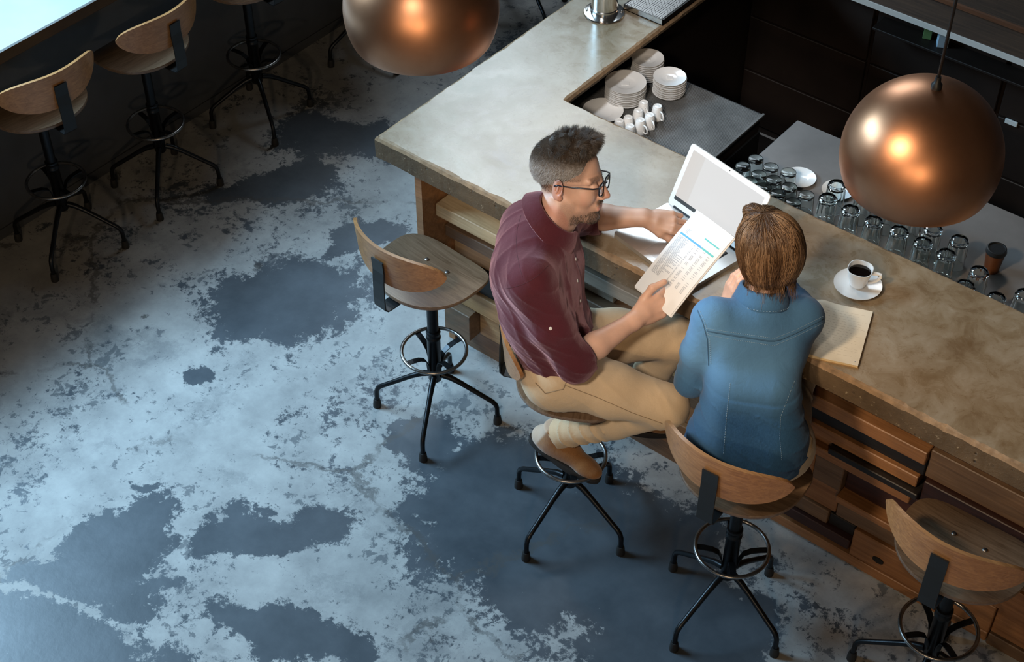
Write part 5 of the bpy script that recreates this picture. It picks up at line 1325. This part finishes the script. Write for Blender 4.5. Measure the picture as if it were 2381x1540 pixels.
seam(bvh_d, [(1643, 770), (1700, 780), (1760, 789), (1785, 793), (1800, 793), (1815, 790), (1850, 775), (1915, 742)], 'yoke_seam', M_DSEAM, dshirt, wo, .0032, 10, -.0014); seam(bvh_d, [(1643, 764), (1700, 773), (1800, 787), (1850, 768), (1915, 735)], 'stitching', M_STITCH, dshirt, wo, .0007, 24, .0006, True)
seam(bvh_d, [(1643, 778), (1700, 789), (1800, 804), (1850, 783), (1913, 752)], 'stitching', M_STITCH, dshirt, wo, .0007, 24, .0006, True)
seam(bvh_d, [(1622, 722), (1634, 750), (1645, 790), (1648, 850)], 'armhole_seam', M_DSEAM, dshirt, wo, .0022, 8, -.0008); seam(bvh_d, [(1627, 722), (1639, 750), (1650, 790), (1653, 848)], 'stitching', M_STITCH, dshirt, wo, .0007, 12, .0006, True)
seam(bvh_d, [(1698, 892), (1690, 960), (1682, 1058)], 'dart', M_STITCH, dshirt, wo, .0007, 16, .0006, True); seam(bvh_d, [(1848, 885), (1815, 970), (1813, 1020), (1818, 1072)], 'dart', M_STITCH, dshirt, wo, .0007, 12, .0006, True)
G_ = []; cb = wneck + up3 * -.004 - wf * .002; ct = frame(nrm(wf + up3 * -.35), up3)
for k in range(49):
    a = math.radians(-150 + 300 * k / 48) + math.pi; t = abs(k - 24) / 24; dv = ct @ np.array((math.cos(a), math.sin(a), 0)); u_ = ct[:, 2]; r0 = .064; lap = .044 + .016 * t ** 3
    G_.append([cb + dv * (r0 - .003) - u_ * .014, cb + dv * (r0 - .002) + u_ * .028, cb + dv * (r0 + .003) + u_ * .032, cb + dv * (r0 + .009) + u_ * .027, cb + dv * (r0 + .020) + u_ * (.022 - lap * .55), cb + dv * (r0 + .028) + u_ * (.022 - lap), cb + dv * (r0 + .025) + u_ * (.020 - lap), cb + dv * (r0 + .012) + u_ * .004])
cmb = MB(); cmb.grid(G_); col_ = cmb.build('collar', M_DENIM, dshirt, True, off=wo)
col_.data.attributes.new('pale_tone', 'FLOAT', 'POINT').data.foreach_set('value', np.full(len(col_.data.vertices), .3, np.float32))
cst = MB()
for rr in (4.6,):
    row = [g[5] * .75 + g[4] * .25 + nrm(g[5] - cb) * .0012 for g in G_]
    for i in range(0, 48): cst.tube([row[i], row[i] * .4 + row[i + 1] * .6], .0007, 4)
cst.build('collar_stitching', M_STITCH, dshirt, True, off=wo, weld=False)
# trousers
S = SDF((1.42, -.50, .40), (2.10, .30, 1.02), .0045)
S.cap(whR + np.array([.000, .045, -.01]), whL - np.array([0, .01, .01]), .108, .101, .03); S.cap(wp + up3 * .03 + wr_ * .03, wp + up3 * .03 - wr_ * .03, .094, .094, .04); S.cut(np.array([1.83, -.27, .778]), -up3, .2)
for h_, k_, a_ in ((whR, wknR, wanR), (whL, wknL, wanL)):
    S.chain([h_, h_ * .5 + k_ * .5, k_], [.092, .078, .062], .05); S.chain([k_, a_], [.058, .048], .03)
S.warp(folds((.4, .8, .5), 90, .0022, 9, .5))
Vt, Ft = S.mesh(1)
wt = fast_mesh('trousers', Vt, Ft, M_CHINO_W, woman, {'pale_tone': np.zeros(len(Vt))}, wo)
bvh_wt = BVHTree.FromPolygons(Vt.tolist(), Ft.tolist()); seam(bvh_wt, [(1872, 1000), (1888, 1022), (1885, 1045)], 'belt_loop', M_SEAMT, wt, wo, .003, 5)
